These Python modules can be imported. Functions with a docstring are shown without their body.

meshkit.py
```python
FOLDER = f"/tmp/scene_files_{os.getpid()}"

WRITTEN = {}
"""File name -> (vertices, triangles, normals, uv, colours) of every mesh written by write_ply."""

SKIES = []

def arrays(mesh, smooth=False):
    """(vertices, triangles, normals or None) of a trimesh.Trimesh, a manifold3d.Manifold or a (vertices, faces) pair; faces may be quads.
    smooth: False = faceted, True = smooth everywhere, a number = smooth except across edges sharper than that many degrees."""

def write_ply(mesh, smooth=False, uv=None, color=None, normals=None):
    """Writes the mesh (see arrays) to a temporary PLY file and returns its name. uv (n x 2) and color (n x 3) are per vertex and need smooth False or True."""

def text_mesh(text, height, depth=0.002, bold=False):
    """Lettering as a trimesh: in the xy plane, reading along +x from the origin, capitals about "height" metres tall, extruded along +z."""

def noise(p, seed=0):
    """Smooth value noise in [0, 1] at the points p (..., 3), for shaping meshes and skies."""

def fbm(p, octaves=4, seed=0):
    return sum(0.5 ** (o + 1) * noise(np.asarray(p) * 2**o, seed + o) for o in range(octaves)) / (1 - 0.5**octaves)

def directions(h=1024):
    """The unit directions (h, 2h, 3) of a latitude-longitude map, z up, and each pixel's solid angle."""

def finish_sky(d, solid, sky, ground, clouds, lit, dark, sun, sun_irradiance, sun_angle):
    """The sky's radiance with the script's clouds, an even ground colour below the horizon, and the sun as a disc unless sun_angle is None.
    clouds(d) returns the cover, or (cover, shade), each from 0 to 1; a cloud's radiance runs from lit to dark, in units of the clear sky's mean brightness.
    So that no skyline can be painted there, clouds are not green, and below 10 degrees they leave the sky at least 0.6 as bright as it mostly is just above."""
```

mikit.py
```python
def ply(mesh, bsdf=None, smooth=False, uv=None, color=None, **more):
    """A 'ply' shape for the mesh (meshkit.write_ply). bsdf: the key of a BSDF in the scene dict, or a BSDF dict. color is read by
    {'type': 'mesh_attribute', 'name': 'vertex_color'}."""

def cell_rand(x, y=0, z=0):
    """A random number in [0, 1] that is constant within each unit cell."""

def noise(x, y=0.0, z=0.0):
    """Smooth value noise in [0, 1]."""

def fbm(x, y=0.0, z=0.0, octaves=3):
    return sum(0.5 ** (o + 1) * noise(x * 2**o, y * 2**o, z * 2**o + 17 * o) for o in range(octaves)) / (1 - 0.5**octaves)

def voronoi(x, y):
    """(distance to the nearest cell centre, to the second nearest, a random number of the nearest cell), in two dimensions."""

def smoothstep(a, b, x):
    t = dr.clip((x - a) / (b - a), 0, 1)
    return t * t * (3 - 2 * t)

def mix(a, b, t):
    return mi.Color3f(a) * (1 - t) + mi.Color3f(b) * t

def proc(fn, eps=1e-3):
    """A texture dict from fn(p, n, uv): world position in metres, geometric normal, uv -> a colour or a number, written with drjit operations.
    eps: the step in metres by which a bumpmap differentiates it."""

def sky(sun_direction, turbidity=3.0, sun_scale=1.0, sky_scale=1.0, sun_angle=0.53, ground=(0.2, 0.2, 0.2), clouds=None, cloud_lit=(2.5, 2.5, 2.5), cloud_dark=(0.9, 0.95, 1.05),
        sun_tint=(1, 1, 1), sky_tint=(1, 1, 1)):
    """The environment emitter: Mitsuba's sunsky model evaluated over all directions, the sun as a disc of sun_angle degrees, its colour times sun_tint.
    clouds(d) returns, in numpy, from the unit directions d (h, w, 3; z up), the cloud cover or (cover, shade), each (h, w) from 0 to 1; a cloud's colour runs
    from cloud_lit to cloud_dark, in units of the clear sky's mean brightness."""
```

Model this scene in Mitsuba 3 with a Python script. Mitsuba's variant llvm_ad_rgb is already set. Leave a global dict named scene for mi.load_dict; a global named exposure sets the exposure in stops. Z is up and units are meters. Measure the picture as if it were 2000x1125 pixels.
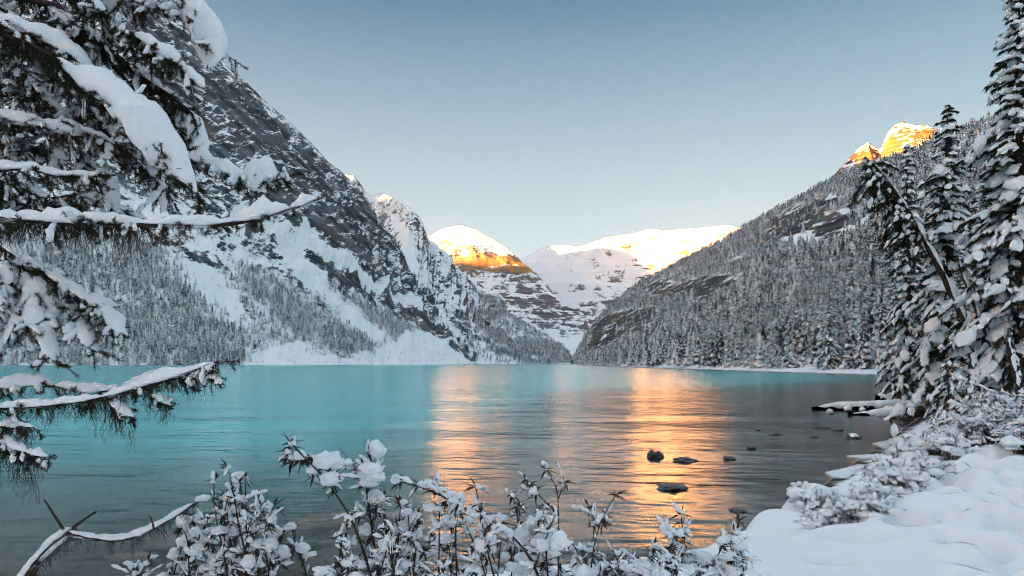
import math, random
import numpy as np, trimesh, mitsuba as mi, drjit as dr
import mikit, meshkit
from mikit import ply, proc, noise, fbm, voronoi, smoothstep, mix

scene, labels = {}, {}
T = mi.ScalarTransform4f

# ------------------------------------------------------------------ camera, sky, exposure
F, U0, V0, H = 1376.0, 1000.0, 709.0, 2.5            # focal length in pixels of the photo, horizon row, eye height over the lake (m)
exposure = 4.47
SUN_AZ, SUN_EL = math.radians(60.0), math.radians(2.5)
SUN = (-math.sin(SUN_AZ) * math.cos(SUN_EL), -math.cos(SUN_AZ) * math.cos(SUN_EL), math.sin(SUN_EL))
scene['camera'] = {'type': 'perspective', 'fov': 2 * math.degrees(math.atan(1000.0 / F)), 'fov_axis': 'x',
                   'principal_point_offset_y': -(V0 - 562.5) / 1125.0,
                   'near_clip': 0.05, 'far_clip': 60000.0, 'medium': {'type': 'ref', 'id': 'air'},
                   'to_world': T().look_at(origin=[0, 0, H], target=[0, 100, H], up=[0, 0, 1])}
scene['air'] = {'type': 'homogeneous', 'albedo': {'type': 'rgb', 'value': [0.95, 0.95, 0.95]}, 'sigma_t': 0.5e-5, 'phase': {'type': 'hg', 'g': 0.75}}
def sstep(a, b, x):
    t = np.clip((x - a) / (b - a), 0, 1); return t * t * (3 - 2 * t)
def haze_and_fill(d):
    # thin morning haze: pale towards the horizon; overhead, unseen, brightened to light the snow
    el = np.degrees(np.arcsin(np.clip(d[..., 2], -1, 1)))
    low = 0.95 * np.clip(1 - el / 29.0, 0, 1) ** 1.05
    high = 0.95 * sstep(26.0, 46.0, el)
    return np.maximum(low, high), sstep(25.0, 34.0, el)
scene['sky'] = mikit.sky(SUN, turbidity=2.0, sun_scale=10.5, sky_scale=1.0, ground=(0.5, 0.5, 0.5), sky_tint=(0.18, 0.40, 0.63), sun_tint=(1.0, 1.12, 11.0), clouds=haze_and_fill, cloud_lit=(4.65, 5.1, 5.35), cloud_dark=(3.3, 4.2, 4.9))
labels['sky'] = {'kind': 'structure'}
scene['haze'] = {'type': 'cube', 'to_world': T().translate([0, 0, 1400]).scale([14000, 14000, 1480]), 'bsdf': {'type': 'null'}, 'interior': {'type': 'ref', 'id': 'air'}}
labels['haze'] = {'kind': 'stuff', 'label': 'thin pale morning haze filling the valley and softening far peaks', 'category': 'haze'}

# ------------------------------------------------------------------ helpers
def P(u, v, d):
    """the point at depth d metres that lies on the line of sight of photo pixel (u, v)"""
    return np.array([(u - U0) / F * d, d, H + (V0 - v) / F * d])
nfbm, nnoise = meshkit.fbm, meshkit.noise
def nf(x, y, z=0.0, oct=4, seed=0):
    x, y, z = np.broadcast_arrays(np.asarray(x, float), y, z)
    return nfbm(np.stack([x, y, z], -1), oct, seed)
def ridged(x, y, z=0.0, oct=4, seed=0):
    out, a, tot = 0, 1.0, 0
    for o in range(oct):
        n = nf(x * 2 ** o, y * 2 ** o, z * 2 ** o, 1, seed + o)
        out = out + a * (1 - np.abs(2 * n - 1)); tot += a; a *= 0.5
    return out / tot
def resample(pts, n, even=True):
    pts = np.asarray(pts, float)
    k = np.linspace(0, 1, len(pts))
    return np.stack([np.interp(np.linspace(0, 1, n), k, pts[:, i]) for i in range(pts.shape[1])], 1)
def grid_faces(n, m):
    i, j = np.meshgrid(np.arange(n - 1), np.arange(m - 1), indexing='ij')
    a = (i * m + j).ravel()
    return np.vstack([np.stack([a, a + m, a + m + 1], 1), np.stack([a, a + m + 1, a + 1], 1)])

def diffuse(fn):
    return {'type': 'diffuse', 'reflectance': proc(fn)}
C3 = mi.Color3f

# ------------------------------------------------------------------ materials of the mountains
def make_rock(dip, band, scale, dark, light, brown, sharp, lean):
    """snow on what lies flat enough, rock of two greys and brown on the rest; uv.x = more or less snow, uv.y = how brown"""
    def fn(p, n, uv):
        q = p / scale
        a = fbm(q.x, q.y, q.z * 0.8, 4)
        b = fbm(q.x * 4.3 + 7, q.y * 4.3, q.z * 4.3, 2)
        strat = fbm(q.x * 0.7, q.y * 0.5, (q.z + dip * q.x) * 3.0 * band, 3)
        k = n.z * lean + (a - 0.5) * 1.3 + (b - 0.5) * 0.65 + (strat - 0.5) * 0.5 + uv.x
        snow = smoothstep(0.5 - sharp, 0.5 + sharp, k)
        rock = mix(C3(*dark), C3(*light), smoothstep(0.3, 0.7, strat))
        rock = mix(rock, C3(*brown), smoothstep(0.5, 0.8, fbm(q.x * 0.5 + 3, q.y * 0.5, q.z * 0.4, 3) + uv.y) * 0.85)
        return mix(rock, C3(0.89, 0.90, 0.91), snow)
    return fn
scene['near_rock'] = diffuse(make_rock(0.9, 0.6, 22.0, (0.05, 0.057, 0.068), (0.16, 0.168, 0.185), (0.17, 0.13, 0.105), 0.12, 1.0))
scene['far_rock'] = diffuse(make_rock(0.0, 3.0, 80.0, (0.10, 0.096, 0.102), (0.22, 0.205, 0.205), (0.38, 0.22, 0.09), 0.10, 1.0))
scene['peak_rock'] = diffuse(make_rock(0.0, 2.0, 60.0, (0.05, 0.042, 0.037), (0.12, 0.098, 0.085), (0.15, 0.095, 0.06), 0.10, 1.0))
scene['wood_rock'] = diffuse(make_rock(-0.35, 1.6, 14.0, (0.04, 0.04, 0.043), (0.12, 0.118, 0.116), (0.13, 0.105, 0.085), 0.10, 1.0))
scene['snow'] = diffuse(lambda p, n, uv: C3(0.86, 0.87, 0.89))

# ------------------------------------------------------------------ mountains: sheets between a crest line and a foot line
class Sheet:
    def __init__(self, ridge, base, ns, nt, profile, displace, back=2.0):
        R = resample([P(*r) for r in ridge], ns); B = resample(base, ns)
        s, t = np.meshgrid(np.linspace(0, 1, ns), np.linspace(0, 1, nt), indexing='ij')
        self.s, self.t = s, t
        w = t[..., None]
        X = B[:, None, :] * (1 - w) + R[:, None, :] * w
        X[..., 2] = B[:, None, 2] + (R[:, None, 2] - B[:, None, 2]) * profile(s, t)
        self.X = displace(X, s, t)
        self.R, self.B = R, B
    def mesh(self, back=None):
        """adds the slope behind the crest"""
        X = self.X
        top = X[:, -1]
        n = self.R - self.B; n[:, 2] = 0; n /= np.linalg.norm(n, axis=1, keepdims=True) + 1e-9
        rows = [X]
        for k in (0.02, 0.08, 0.2, 0.45, 1.0):
            h = top[:, 2:3] * k
            rows.append((np.hstack([top[:, :2] + n[:, :2] * h * 1.1, top[:, 2:3] * (1 - k) - 20 * k]))[:, None, :])
        Y = np.concatenate(rows, 1)
        return Y
    def at(self, s, t):
        ns, nt = self.s.shape
        i, j = s * (ns - 1), t * (nt - 1)
        i0, j0 = np.clip(i.astype(int), 0, ns - 2), np.clip(j.astype(int), 0, nt - 2)
        a, b = (i - i0)[..., None], (j - j0)[..., None]
        X = self.X
        return (X[i0, j0] * (1 - a) + X[i0 + 1, j0] * a) * (1 - b) + (X[i0, j0 + 1] * (1 - a) + X[i0 + 1, j0 + 1] * a) * b
def put_sheet(name, sh, bsdf, bias, tone):
    Y = sh.mesh()
    n, m = Y.shape[:2]
    def pad(a): return np.concatenate([a, np.repeat(a[:, -1:], m - a.shape[1], 1)], 1)
    uv = np.stack([pad(np.broadcast_to(bias, sh.s.shape)), pad(np.broadcast_to(tone, sh.s.shape))], -1).reshape(-1, 2)
    scene[name] = ply((Y.reshape(-1, 3), grid_faces(n, m)), bsdf, smooth=True, uv=uv)
    labels[name] = {'kind': 'structure'}

import shapely
def region(sh, poly, soft=0.03, wob=0.03, seed=1):
    """1 inside a polygon drawn on a sheet (along the crest, up the slope), fading to 0 over its ragged edge"""
    s, t = sh.s, sh.t
    a = s + (nf(s * 14, t * 14, 0, 4, seed) - 0.5) * 2 * wob
    b = t + (nf(s * 14, t * 14, 5, 4, seed) - 0.5) * 2 * wob
    pg = shapely.Polygon(poly).buffer(0)
    x0, y0, x1, y1 = pg.bounds
    out = np.zeros(s.shape)
    sel = (a > x0 - soft) & (a < x1 + soft) & (b > y0 - soft) & (b < y1 + soft)
    if sel.any():
        pts = shapely.points(a[sel], b[sel])
        d = np.where(shapely.contains(pg, pts), 1, -1) * shapely.distance(pg.boundary, pts)
        out[sel] = sstep(-soft, soft * 0.6, d)
    return out
def sampled(sh, a, s, t):
    ns, nt = sh.s.shape
    return a[np.clip((s * (ns - 1) + .5).astype(int), 0, ns - 1), np.clip((t * (nt - 1) + .5).astype(int), 0, nt - 1)]
def scatter(sh, dens, n, rng):
    """n points on the sheet, as many to the square metre as dens says"""
    X = sh.X
    e1, e2 = X[1:, :-1] - X[:-1, :-1], X[:-1, 1:] - X[:-1, :-1]
    area = np.abs(e1[..., 0] * e2[..., 1] - e1[..., 1] * e2[..., 0])
    w = (area * dens[:-1, :-1]).ravel()
    k = rng.choice(len(w), n, p=w / w.sum())
    ns, nt = sh.s.shape
    i, j = np.divmod(k, nt - 1)
    return (i + rng.random(n)) / (ns - 1), (j + rng.random(n)) / (nt - 1), w.sum()

def taper(t, a=0.12): return sstep(0, 0.06, t) * (1 - 0.85 * sstep(1 - a, 1, t))

# the steep dark face left of the lake
ridge = [(-620, -330, 1400), (-250, -260, 1450), (0, -200, 1500), (200, -90, 1500), (330, 20, 1500), (420, 108, 1500), (500, 180, 1550), (600, 274, 1650), (640, 318, 1700),
         (690, 358, 1800), (715, 392, 1850), (745, 432, 1900), (780, 482, 1900), (805, 540, 1850), (860, 640, 1700), (930, 706, 1500)]
base = [(-900, 500, 0), (-700, 640, 0), (-610, 760, 0), (-520, 850, 0), (-440, 900, 0), (-400, 935, 0), (-360, 960, 0), (-320, 1000, 0), (-280, 1050, 0),
        (-240, 1100, 0), (-210, 1160, 0), (-180, 1220, 0), (-150, 1290, 0), (-125, 1350, 0), (-100, 1420, 0), (-76, 1500, 0)]
def disp(X, s, t):
    k = taper(t)
    x, y, z = X[..., 0], X[..., 1], X[..., 2]
    g = ridged(s * 16 + 0.4 * nf(s * 9, t * 5, 0, 2, 9), t * 2.2, 0, 3, 3) - 0.6
    up = sstep(0.25, 0.55, t)
    d = g * (12 + 36 * up) + (ridged(x / 90, y / 90, z / 60, 5, 5) - 0.6) * (6 + 40 * up)
    d += (nf(x / 18, y / 18, z / 14, 3, 21) - 0.5) * (2 + 14 * up) + (ridged((z + 0.9 * x) / 62, y / 420, x / 300, 3, 23) - 0.6) * 26 * up
    X = X.copy()
    X[..., 2] += d * k
    X[..., 0] += d * k * 0.35 + (nf(x / 30, y / 30, z / 20, 3, 31) - 0.5) * 16 * up * k
    return X
left = Sheet(ridge, base, 620, 380, lambda s, t: t ** 1.25, disp)
R_ = lambda sh, *polys, **k: np.maximum.reduce([region(sh, p, **k) for p in polys])
L_COULOIR = [(0.422, 0.515), (0.441, 0.496), (0.528, 0.38), (0.599, 0.293), (0.714, 0.164), (0.633, 0.129), (0.546, 0.285), (0.46, 0.385), (0.431, 0.438)]
L_APRON = [(0.37, -0.1), (0.41, 0.047), (0.459, 0.103), (0.486, 0.142), (0.538, 0.047), (0.596, 0.05), (0.688, 0.145), (0.763, 0.251), (0.876, 0.34), (0.95, 0.30), (1.1, 0.029), (1.1, -0.1)]
L_BAND = [(0.439, 0.507), (0.491, 0.557), (0.599, 0.491), (0.782, 0.472), (0.9, 0.515), (0.893, 0.488), (0.78, 0.435), (0.596, 0.456), (0.486, 0.493), (0.441, 0.488)]
L_FIELD = [(0.268, 0.522), (0.331, 0.57), (0.378, 0.48), (0.404, 0.435), (0.378, 0.356), (0.3, 0.346), (0.254, 0.377), (0.15, 0.36), (0.1, 0.5), (0.2, 0.6)]
L_CHUTES = [[(0.302, 0.272), (0.331, 0.28), (0.359, 0.214), (0.386, 0.135), (0.368, 0.142), (0.334, 0.187), (0.31, 0.216)], [(0.375, 0.28), (0.396, 0.253), (0.43, 0.201), (0.47, 0.135), (0.46, 0.119), (0.423, 0.177), (0.388, 0.235)]]
L_WOOD = [[(-0.1, -0.1), (-0.1, 0.3), (0.124, 0.29), (0.176, 0.31), (0.226, 0.317), (0.265, 0.288), (0.32, 0.198), (0.381, 0.127), (0.396, -0.1)],
          [(0.384, 0.314), (0.449, 0.314), (0.493, 0.256), (0.496, 0.148), (0.46, 0.119), (0.407, 0.19), (0.38, 0.248)],
          [(0.536, 0.177), (0.601, 0.219), (0.641, 0.132), (0.616, 0.029), (0.546, 0.047)],
          [(0.528, 0.369), (0.601, 0.33), (0.703, 0.317), (0.766, 0.277), (0.735, 0.137), (0.661, 0.19), (0.578, 0.288)]]
L_CLIFF = [(0.467, 0.485), (0.523, 0.48), (0.706, 0.42), (0.834, 0.406), (0.929, 0.554), (0.95, 0.335), (0.88, 0.142), (0.766, 0.277), (0.703, 0.348), (0.541, 0.393), (0.47, 0.414)]
L_DARK = [(0.2, 1.1), (1.1, 1.1), (0.95, 0.6), (0.914, 0.485), (0.782, 0.472), (0.599, 0.491), (0.491, 0.557), (0.438, 0.546), (0.381, 0.617), (0.3, 0.7), (0.2, 0.85)]
white = R_(left, L_COULOIR, L_APRON, L_BAND, *L_CHUTES, soft=0.02, wob=0.025)
wood = R_(left, *L_WOOD, soft=0.03, wob=0.03) * (1 - white)
rocky = R_(left, L_DARK, soft=0.05, wob=0.05)
cliff = region(left, L_CLIFF, 0.02, 0.03)
brush = R_(left, [(0.40, 0.02), (0.40, 0.3), (0.55, 0.3), (0.70, 0.2), (0.72, 0.10), (0.60, 0.03)]) * (1 - white) * (1 - wood)
bias = 0.0 + 0.85 * white - 0.40 * cliff * (1 - white) - 0.12 * rocky + 0.12 * region(left, L_FIELD, .05, .05) + 0.25 * wood
left_wood = wood + 0.05 * brush
left_brush = brush
put_sheet('mountain', left, 'near_rock', bias, 0.15 * cliff - 0.10)

# the next mountain, behind it
ridge = [(400, 430, 3800), (560, 400, 3900), (652, 362, 4000), (678, 340, 4000), (692, 342, 4000), (712, 372, 4000), (725, 383, 3900), (745, 377, 3900), (770, 386, 3600), (800, 406, 3200), (825, 432, 3100), (836, 464, 3000),
         (870, 492, 2900), (900, 530, 2800), (935, 562, 2700), (975, 602, 2600), (1020, 634, 2500), (1060, 655, 2400), (1100, 676, 2250), (1125, 706, 2000)]
base = [(-1400, 2000, 40), (-1200, 2000, 30), (-1000, 2000, 30), (-800, 1950, 30), (-640, 1900, 20), (-560, 1860, 10), (-480, 1800, 5), (-420, 1750, 0), (-360, 1700, 0), (-300, 1660, 0), (-240, 1630, 0), (-180, 1600, 0),
        (-130, 1600, 0), (-90, 1600, 0), (-50, 1620, 0), (-10, 1660, 0), (30, 1720, 0), (80, 1780, 0), (130, 1840, 0), (182, 1990, 0)]
def disp(X, s, t):
    k = taper(t)
    x, y, z = X[..., 0], X[..., 1], X[..., 2]
    up = sstep(0.15, 0.6, t) * sstep(0.97, 0.75, s)
    d = (ridged(s * 22 + 0.4 * nf(s * 9, t * 5, 0, 2, 9), t * 2.0, 0, 3, 43) - 0.6) * (10 + 50 * up)
    d += (ridged(x / 150, y / 150, z / 60, 5, 45) - 0.6) * (8 + 60 * up)
    X = X.copy(); X[..., 2] += d * k; X[..., 0] += d * k * 0.3
    return X
second = Sheet(ridge, base, 560, 320, lambda s, t: t ** 1.15, disp)
S_WOOD = [(0.70, 0.5), (0.748, 0.75), (0.80, 1.1), (1.1, 1.1), (1.1, -0.1), (0.798, -0.1), (0.751, 0.25), (0.714, 0.42)]
S_GULLY = [(0.413, 0.821), (0.46, 0.818), (0.512, 0.592), (0.592, 0.567), (0.551, 0.426), (0.472, 0.571)]
S_ROCK = [(0.617, 0.392), (0.664, 0.398), (0.721, 0.219), (0.692, 0.223), (0.644, 0.263)]
second_wood = region(second, S_WOOD, 0.03, 0.05) * (0.35 + 0.65 * sstep(0.4, 0.6, nf(second.s * 16, second.t * 6, 0, 3, 47)))
bias = -0.02 + 0.5 * region(second, S_GULLY, 0.02, 0.03) - 0.5 * region(second, S_ROCK, 0.02, 0.03) + 0.1 * second_wood
second_wood = second_wood + 0.12 * sstep(0.55, 0.7, second.s) * sstep(0.6, 0.3, second.t)
put_sheet('mountain_001', second, 'near_rock', bias, 0.0)

# the snowy peak at the head of the valley
ridge = [(660, 500, 6400), (730, 446, 6300), (785, 434, 6250), (815, 449, 6200), (840, 460, 6200), (870, 443, 6200), (900, 438, 6200), (930, 447, 6150), (960, 465, 6100), (985, 480, 6050), (1000, 492, 6000), (1020, 512, 5900), (1050, 536, 5750), (1070, 557, 5650), (1095, 590, 5500),
         (1140, 612, 5300), (1150, 640, 5150)]
base = [(-1300, 4600, 150)] + [(-1000 + 120 * i, 4700 - 30 * i, 150) for i in range(13)] + [(480, 4500, 150)]
def disp(X, s, t):
    k = taper(t, 0.2)
    x, y, z = X[..., 0], X[..., 1], X[..., 2]
    per = 95.0
    q = z / per + 1.3 * nf(x / 500, y / 500, 0, 2, 61)
    st = (q - np.floor(q))
    X = X.copy()
    d = (ridged(x / 260, y / 260, z / 200, 5, 63) - 0.6) * 120
    X[..., 2] += d * k + (sstep(0.55, 1.0, st) - st) * per * 0.75 * sstep(0.3, 0.5, t) * k
    return X
third = Sheet(ridge, base, 420, 300, lambda s, t: t ** 1.3, disp)
zz_ = third.X[..., 2]
cliffs = sstep(700, 760, zz_) * sstep(960, 880, zz_) * sstep(0.30, 0.45, third.s)          # the cliff band under the summit snow
snowy = region(third, [(0.0, -0.1), (0.0, 0.5), (0.35, 0.42), (0.6, 0.28), (0.8, 0.1), (0.8, -0.1)], 0.05, 0.05)
put_sheet('mountain_002', third, 'far_rock', 0.02 - 0.45 * cliffs + 0.5 * snowy - 0.28 * sstep(0.45, 0.7, third.s) * sstep(980, 800, zz_) * (1 - snowy) + 0.12 * sstep(930, 1010, zz_), -0.22 + 0.42 * cliffs)

# the long glacier ridge behind everything
ridge = [(850, 600, 7200), (1000, 516, 7100), (1040, 495, 7000), (1062, 483, 7000), (1100, 479, 7000), (1130, 482, 7000), (1145, 478, 7050), (1180, 465, 7150), (1240, 455, 7350), (1270, 447, 7300), (1300, 450, 7300), (1350, 447, 7200), (1420, 440, 7200), (1450, 447, 7100),
         (1480, 428, 7100), (1530, 400, 7000), (1620, 390, 7000)]
base = [(-500 + 165 * i, 6000, 200) for i in range(17)]
def disp(X, s, t):
    k = taper(t, 0.15)
    x, y, z = X[..., 0], X[..., 1], X[..., 2]
    per = 130.0
    q = z / per + 1.0 * nf(x / 700, y / 700, 0, 2, 71)
    st = (q - np.floor(q))
    X = X.copy()
    d = (ridged(x / 500, y / 500, z / 200, 5, 73) - 0.6) * 130
    X[..., 2] += d * k + (sstep(0.55, 1.0, st) - st) * per * 0.5 * (1 - sstep(0.5, 0.7, t)) * k
    return X
fourth = Sheet(ridge, base, 420, 240, lambda s, t: t ** 1.1, disp)
put_sheet('mountain_003', fourth, 'far_rock', 0.16 + 0.2 * sstep(0.5, 0.35, fourth.s) - 0.22 * sstep(0.55, 0.4, fourth.t) * sstep(0.05, 0.2, fourth.t), -0.25 + 0.3 * sstep(0.6, 0.75, fourth.t))

# the forested slope right of the lake
ridge = [(1115, 707, 1680), (1130, 680, 1640), (1150, 648, 1600), (1165, 625, 1580), (1200, 593, 1550), (1240, 560, 1500), (1300, 526, 1450), (1400, 476, 1350), (1500, 420, 1200), (1600, 366, 1100), (1680, 330, 1050), (1760, 306, 1000), (1850, 258, 950), (1935, 234, 900),
         (2050, 215, 850), (2300, 180, 700), (3000, 200, 450)]
base = [(145, 1650, 0.5), (140, 1580, .5), (133, 1500, .5), (127, 1430, .5), (118, 1350, .5), (112, 1250, .5), (104, 1120, .5), (96, 960, .5), (88, 760, .5), (82, 580, .5), (78, 420, .5), (77, 300, .5), (78, 220, .5), (82, 165, .5), (95, 110, .5), (130, 60, .5), (200, -60, .5)]
def disp(X, s, t):
    k = taper(t, 0.1)
    x, y, z = X[..., 0], X[..., 1], X[..., 2]
    X = X.copy()
    up = sstep(0.05, 0.25, t)
    d = (ridged(s * 9 + 0.3 * nf(s * 6, t * 4, 0, 2, 9), t * 1.4, 0, 3, 83) - 0.6) * 24 * up + (nf(x / 30, y / 30, z / 25, 4, 85) - 0.5) * 10 * up
    X[..., 2] += d * k
    return X
right = Sheet(ridge, base, 560, 260, lambda s, t: t ** 1.1, disp)
E_CLIFF = [[(0.16, 0.96), (0.292, 0.76), (0.449, 0.40), (0.56, 0.20), (0.54, 0.10), (0.42, 0.25), (0.35, 0.31), (0.27, 0.5), (0.13, 0.88)],
           [(0.15, 0.8), (0.29, 0.5), (0.42, 0.26), (0.5, 0.13), (0.47, 0.04), (0.38, 0.08), (0.26, 0.28)],
           [(0.34, 0.92), (0.444, 0.64), (0.533, 0.47), (0.62, 0.25), (0.60, 0.20), (0.50, 0.36), (0.37, 0.66)],
           [(0.519, 0.90), (0.555, 0.92), (0.626, 0.73), (0.684, 0.53), (0.69, 0.37), (0.619, 0.46), (0.54, 0.70)]]
E_BAND = [[(0.485, 0.695), (0.549, 0.602), (0.64, 0.44), (0.696, 0.413), (0.739, 0.402), (0.758, 0.305), (0.71, 0.367), (0.664, 0.386), (0.606, 0.40), (0.535, 0.53)],
          [(0.53, 0.47), (0.60, 0.31), (0.65, 0.21), (0.60, 0.24), (0.53, 0.40)], [(0.62, 0.72), (0.66, 0.60), (0.685, 0.44), (0.665, 0.42), (0.65, 0.55)]]
E_SHOULDER = [(0.70, 1.1), (0.72, 0.85), (0.755, 0.70), (0.80, 0.60), (0.86, 0.6), (1.1, 0.7), (1.1, 1.1)]
E_FOOT = [(0.0, 0.9), (0.2, 0.42), (0.35, 0.12), (0.42, 0.05), (0.42, -0.1), (-0.1, -0.1)]
cliff = R_(right, *E_CLIFF, soft=0.015, wob=0.04); band = R_(right, *E_BAND, soft=0.03, wob=0.04)
shoulder = region(right, E_SHOULDER, 0.05, 0.05); foot = region(right, E_FOOT, 0.03, 0.03)
right_wood = np.clip(1 - 1.1 * cliff - 1.0 * band - 0.8 * shoulder - 0.5 * foot, 0.012, 1)
put_sheet('forested_slope', right, 'wood_rock', 0.42 - 0.92 * cliff - 0.2 * band + 0.1 * shoulder, 0.1 * cliff)

# the small sunlit peak above it
ridge = [(1560, 420, 3100), (1640, 330, 3000), (1675, 292, 3000), (1695, 278, 3000), (1715, 290, 3000), (1722, 288, 3000), (1735, 257, 3000), (1750, 243, 3000), (1765, 237, 3000), (1785, 243, 2980), (1812, 246, 2950), (1850, 268, 2900), (1920, 300, 2800)]
base = [(1150 + 55 * i, 2400, 250) for i in range(13)]
def disp(X, s, t):
    k = taper(t, 0.2)
    x, y, z = X[..., 0], X[..., 1], X[..., 2]
    X = X.copy()
    d = (ridged(x / 130, y / 130, z / 60, 5, 93) - 0.6) * 70
    X[..., 2] += d * k
    return X
peak = Sheet(ridge, base, 260, 160, lambda s, t: t ** 0.9, disp)
put_sheet('mountain_004', peak, 'peak_rock', -0.36 + 0.3 * sstep(0.9, 1.0, peak.t), 0.1)

# the range behind the camera that keeps the low sun off the valley floor
ax, ay = -SUN[0] / math.cos(SUN_EL), -SUN[1] / math.cos(SUN_EL)      # away from the sun, in plan
u_ = np.linspace(-1, 1, 120); v_ = np.linspace(-1, 1, 40)
uu, vv = np.meshgrid(u_, v_, indexing='ij')
dd, cc = -6000 + vv * 1800, uu * 9000
hz = 1262 * (1 - np.abs(vv)) ** 0.8 * (1 - 0.6 * sstep(0.8, 1.0, np.abs(uu))) + (nf(uu * 30, vv * 8, 0, 3, 97) - 0.5) * 60
XX = np.stack([ax * dd + ay * cc, ay * dd - ax * cc, hz - 30], -1)
scene['mountain_005'] = ply((XX.reshape(-1, 3), grid_faces(120, 40)), 'far_rock', smooth=True, uv=np.zeros((4800, 2)) + 0.2)
labels['mountain_005'] = {'kind': 'structure'}

# ------------------------------------------------------------------ ground: lake bed, shores and valley floor in one sheet
from shapely.geometry import Polygon, Point
SHORE = [(-14, 6.2), (-6, 6.6), (-2.5, 7.2), (0, 7.6), (1.6, 8.2), (2.6, 9.0), (3.4, 10.2), (4.9, 11.8), (6.9, 14.9), (9.7, 19), (13.5, 24.5), (18, 31), (24, 40), (34, 57), (52, 88), (72, 122), (79, 150), (76, 185), (76, 300), (77, 420), (82, 580), (88, 760), (96, 960), (104, 1120), (112, 1250), (118, 1350),
         (127, 1430), (133, 1500), (140, 1580), (145, 1650), (150, 1760), (120, 1850), (60, 1860), (20, 1780), (-10, 1700), (-60, 1560), (-76, 1500), (-100, 1420), (-125, 1350), (-150, 1290), (-180, 1220), (-210, 1160), (-240, 1100), (-280, 1050), (-320, 1000), (-360, 960), (-400, 935), (-440, 900), (-520, 850), (-610, 760), (-700, 640), (-900, 500),
         (-900, 300), (-500, 60), (-200, 10), (-60, 4)]
LAKE = Polygon(SHORE)
_r = np.random.default_rng(9)
MOUNDS = [(3.2, 8.9, 0.55, 0.45), (4.2, 10.1, 0.5, 0.5), (5.0, 11.0, 0.45, 0.35), (2.5, 7.9, 0.6, 0.3), (5.4, 8.6, 0.9, 0.22), (3.9, 7.2, 0.8, 0.2), (7.5, 10.5, 0.9, 0.3), (6.4, 7.0, 0.5, 0.18)]
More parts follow.
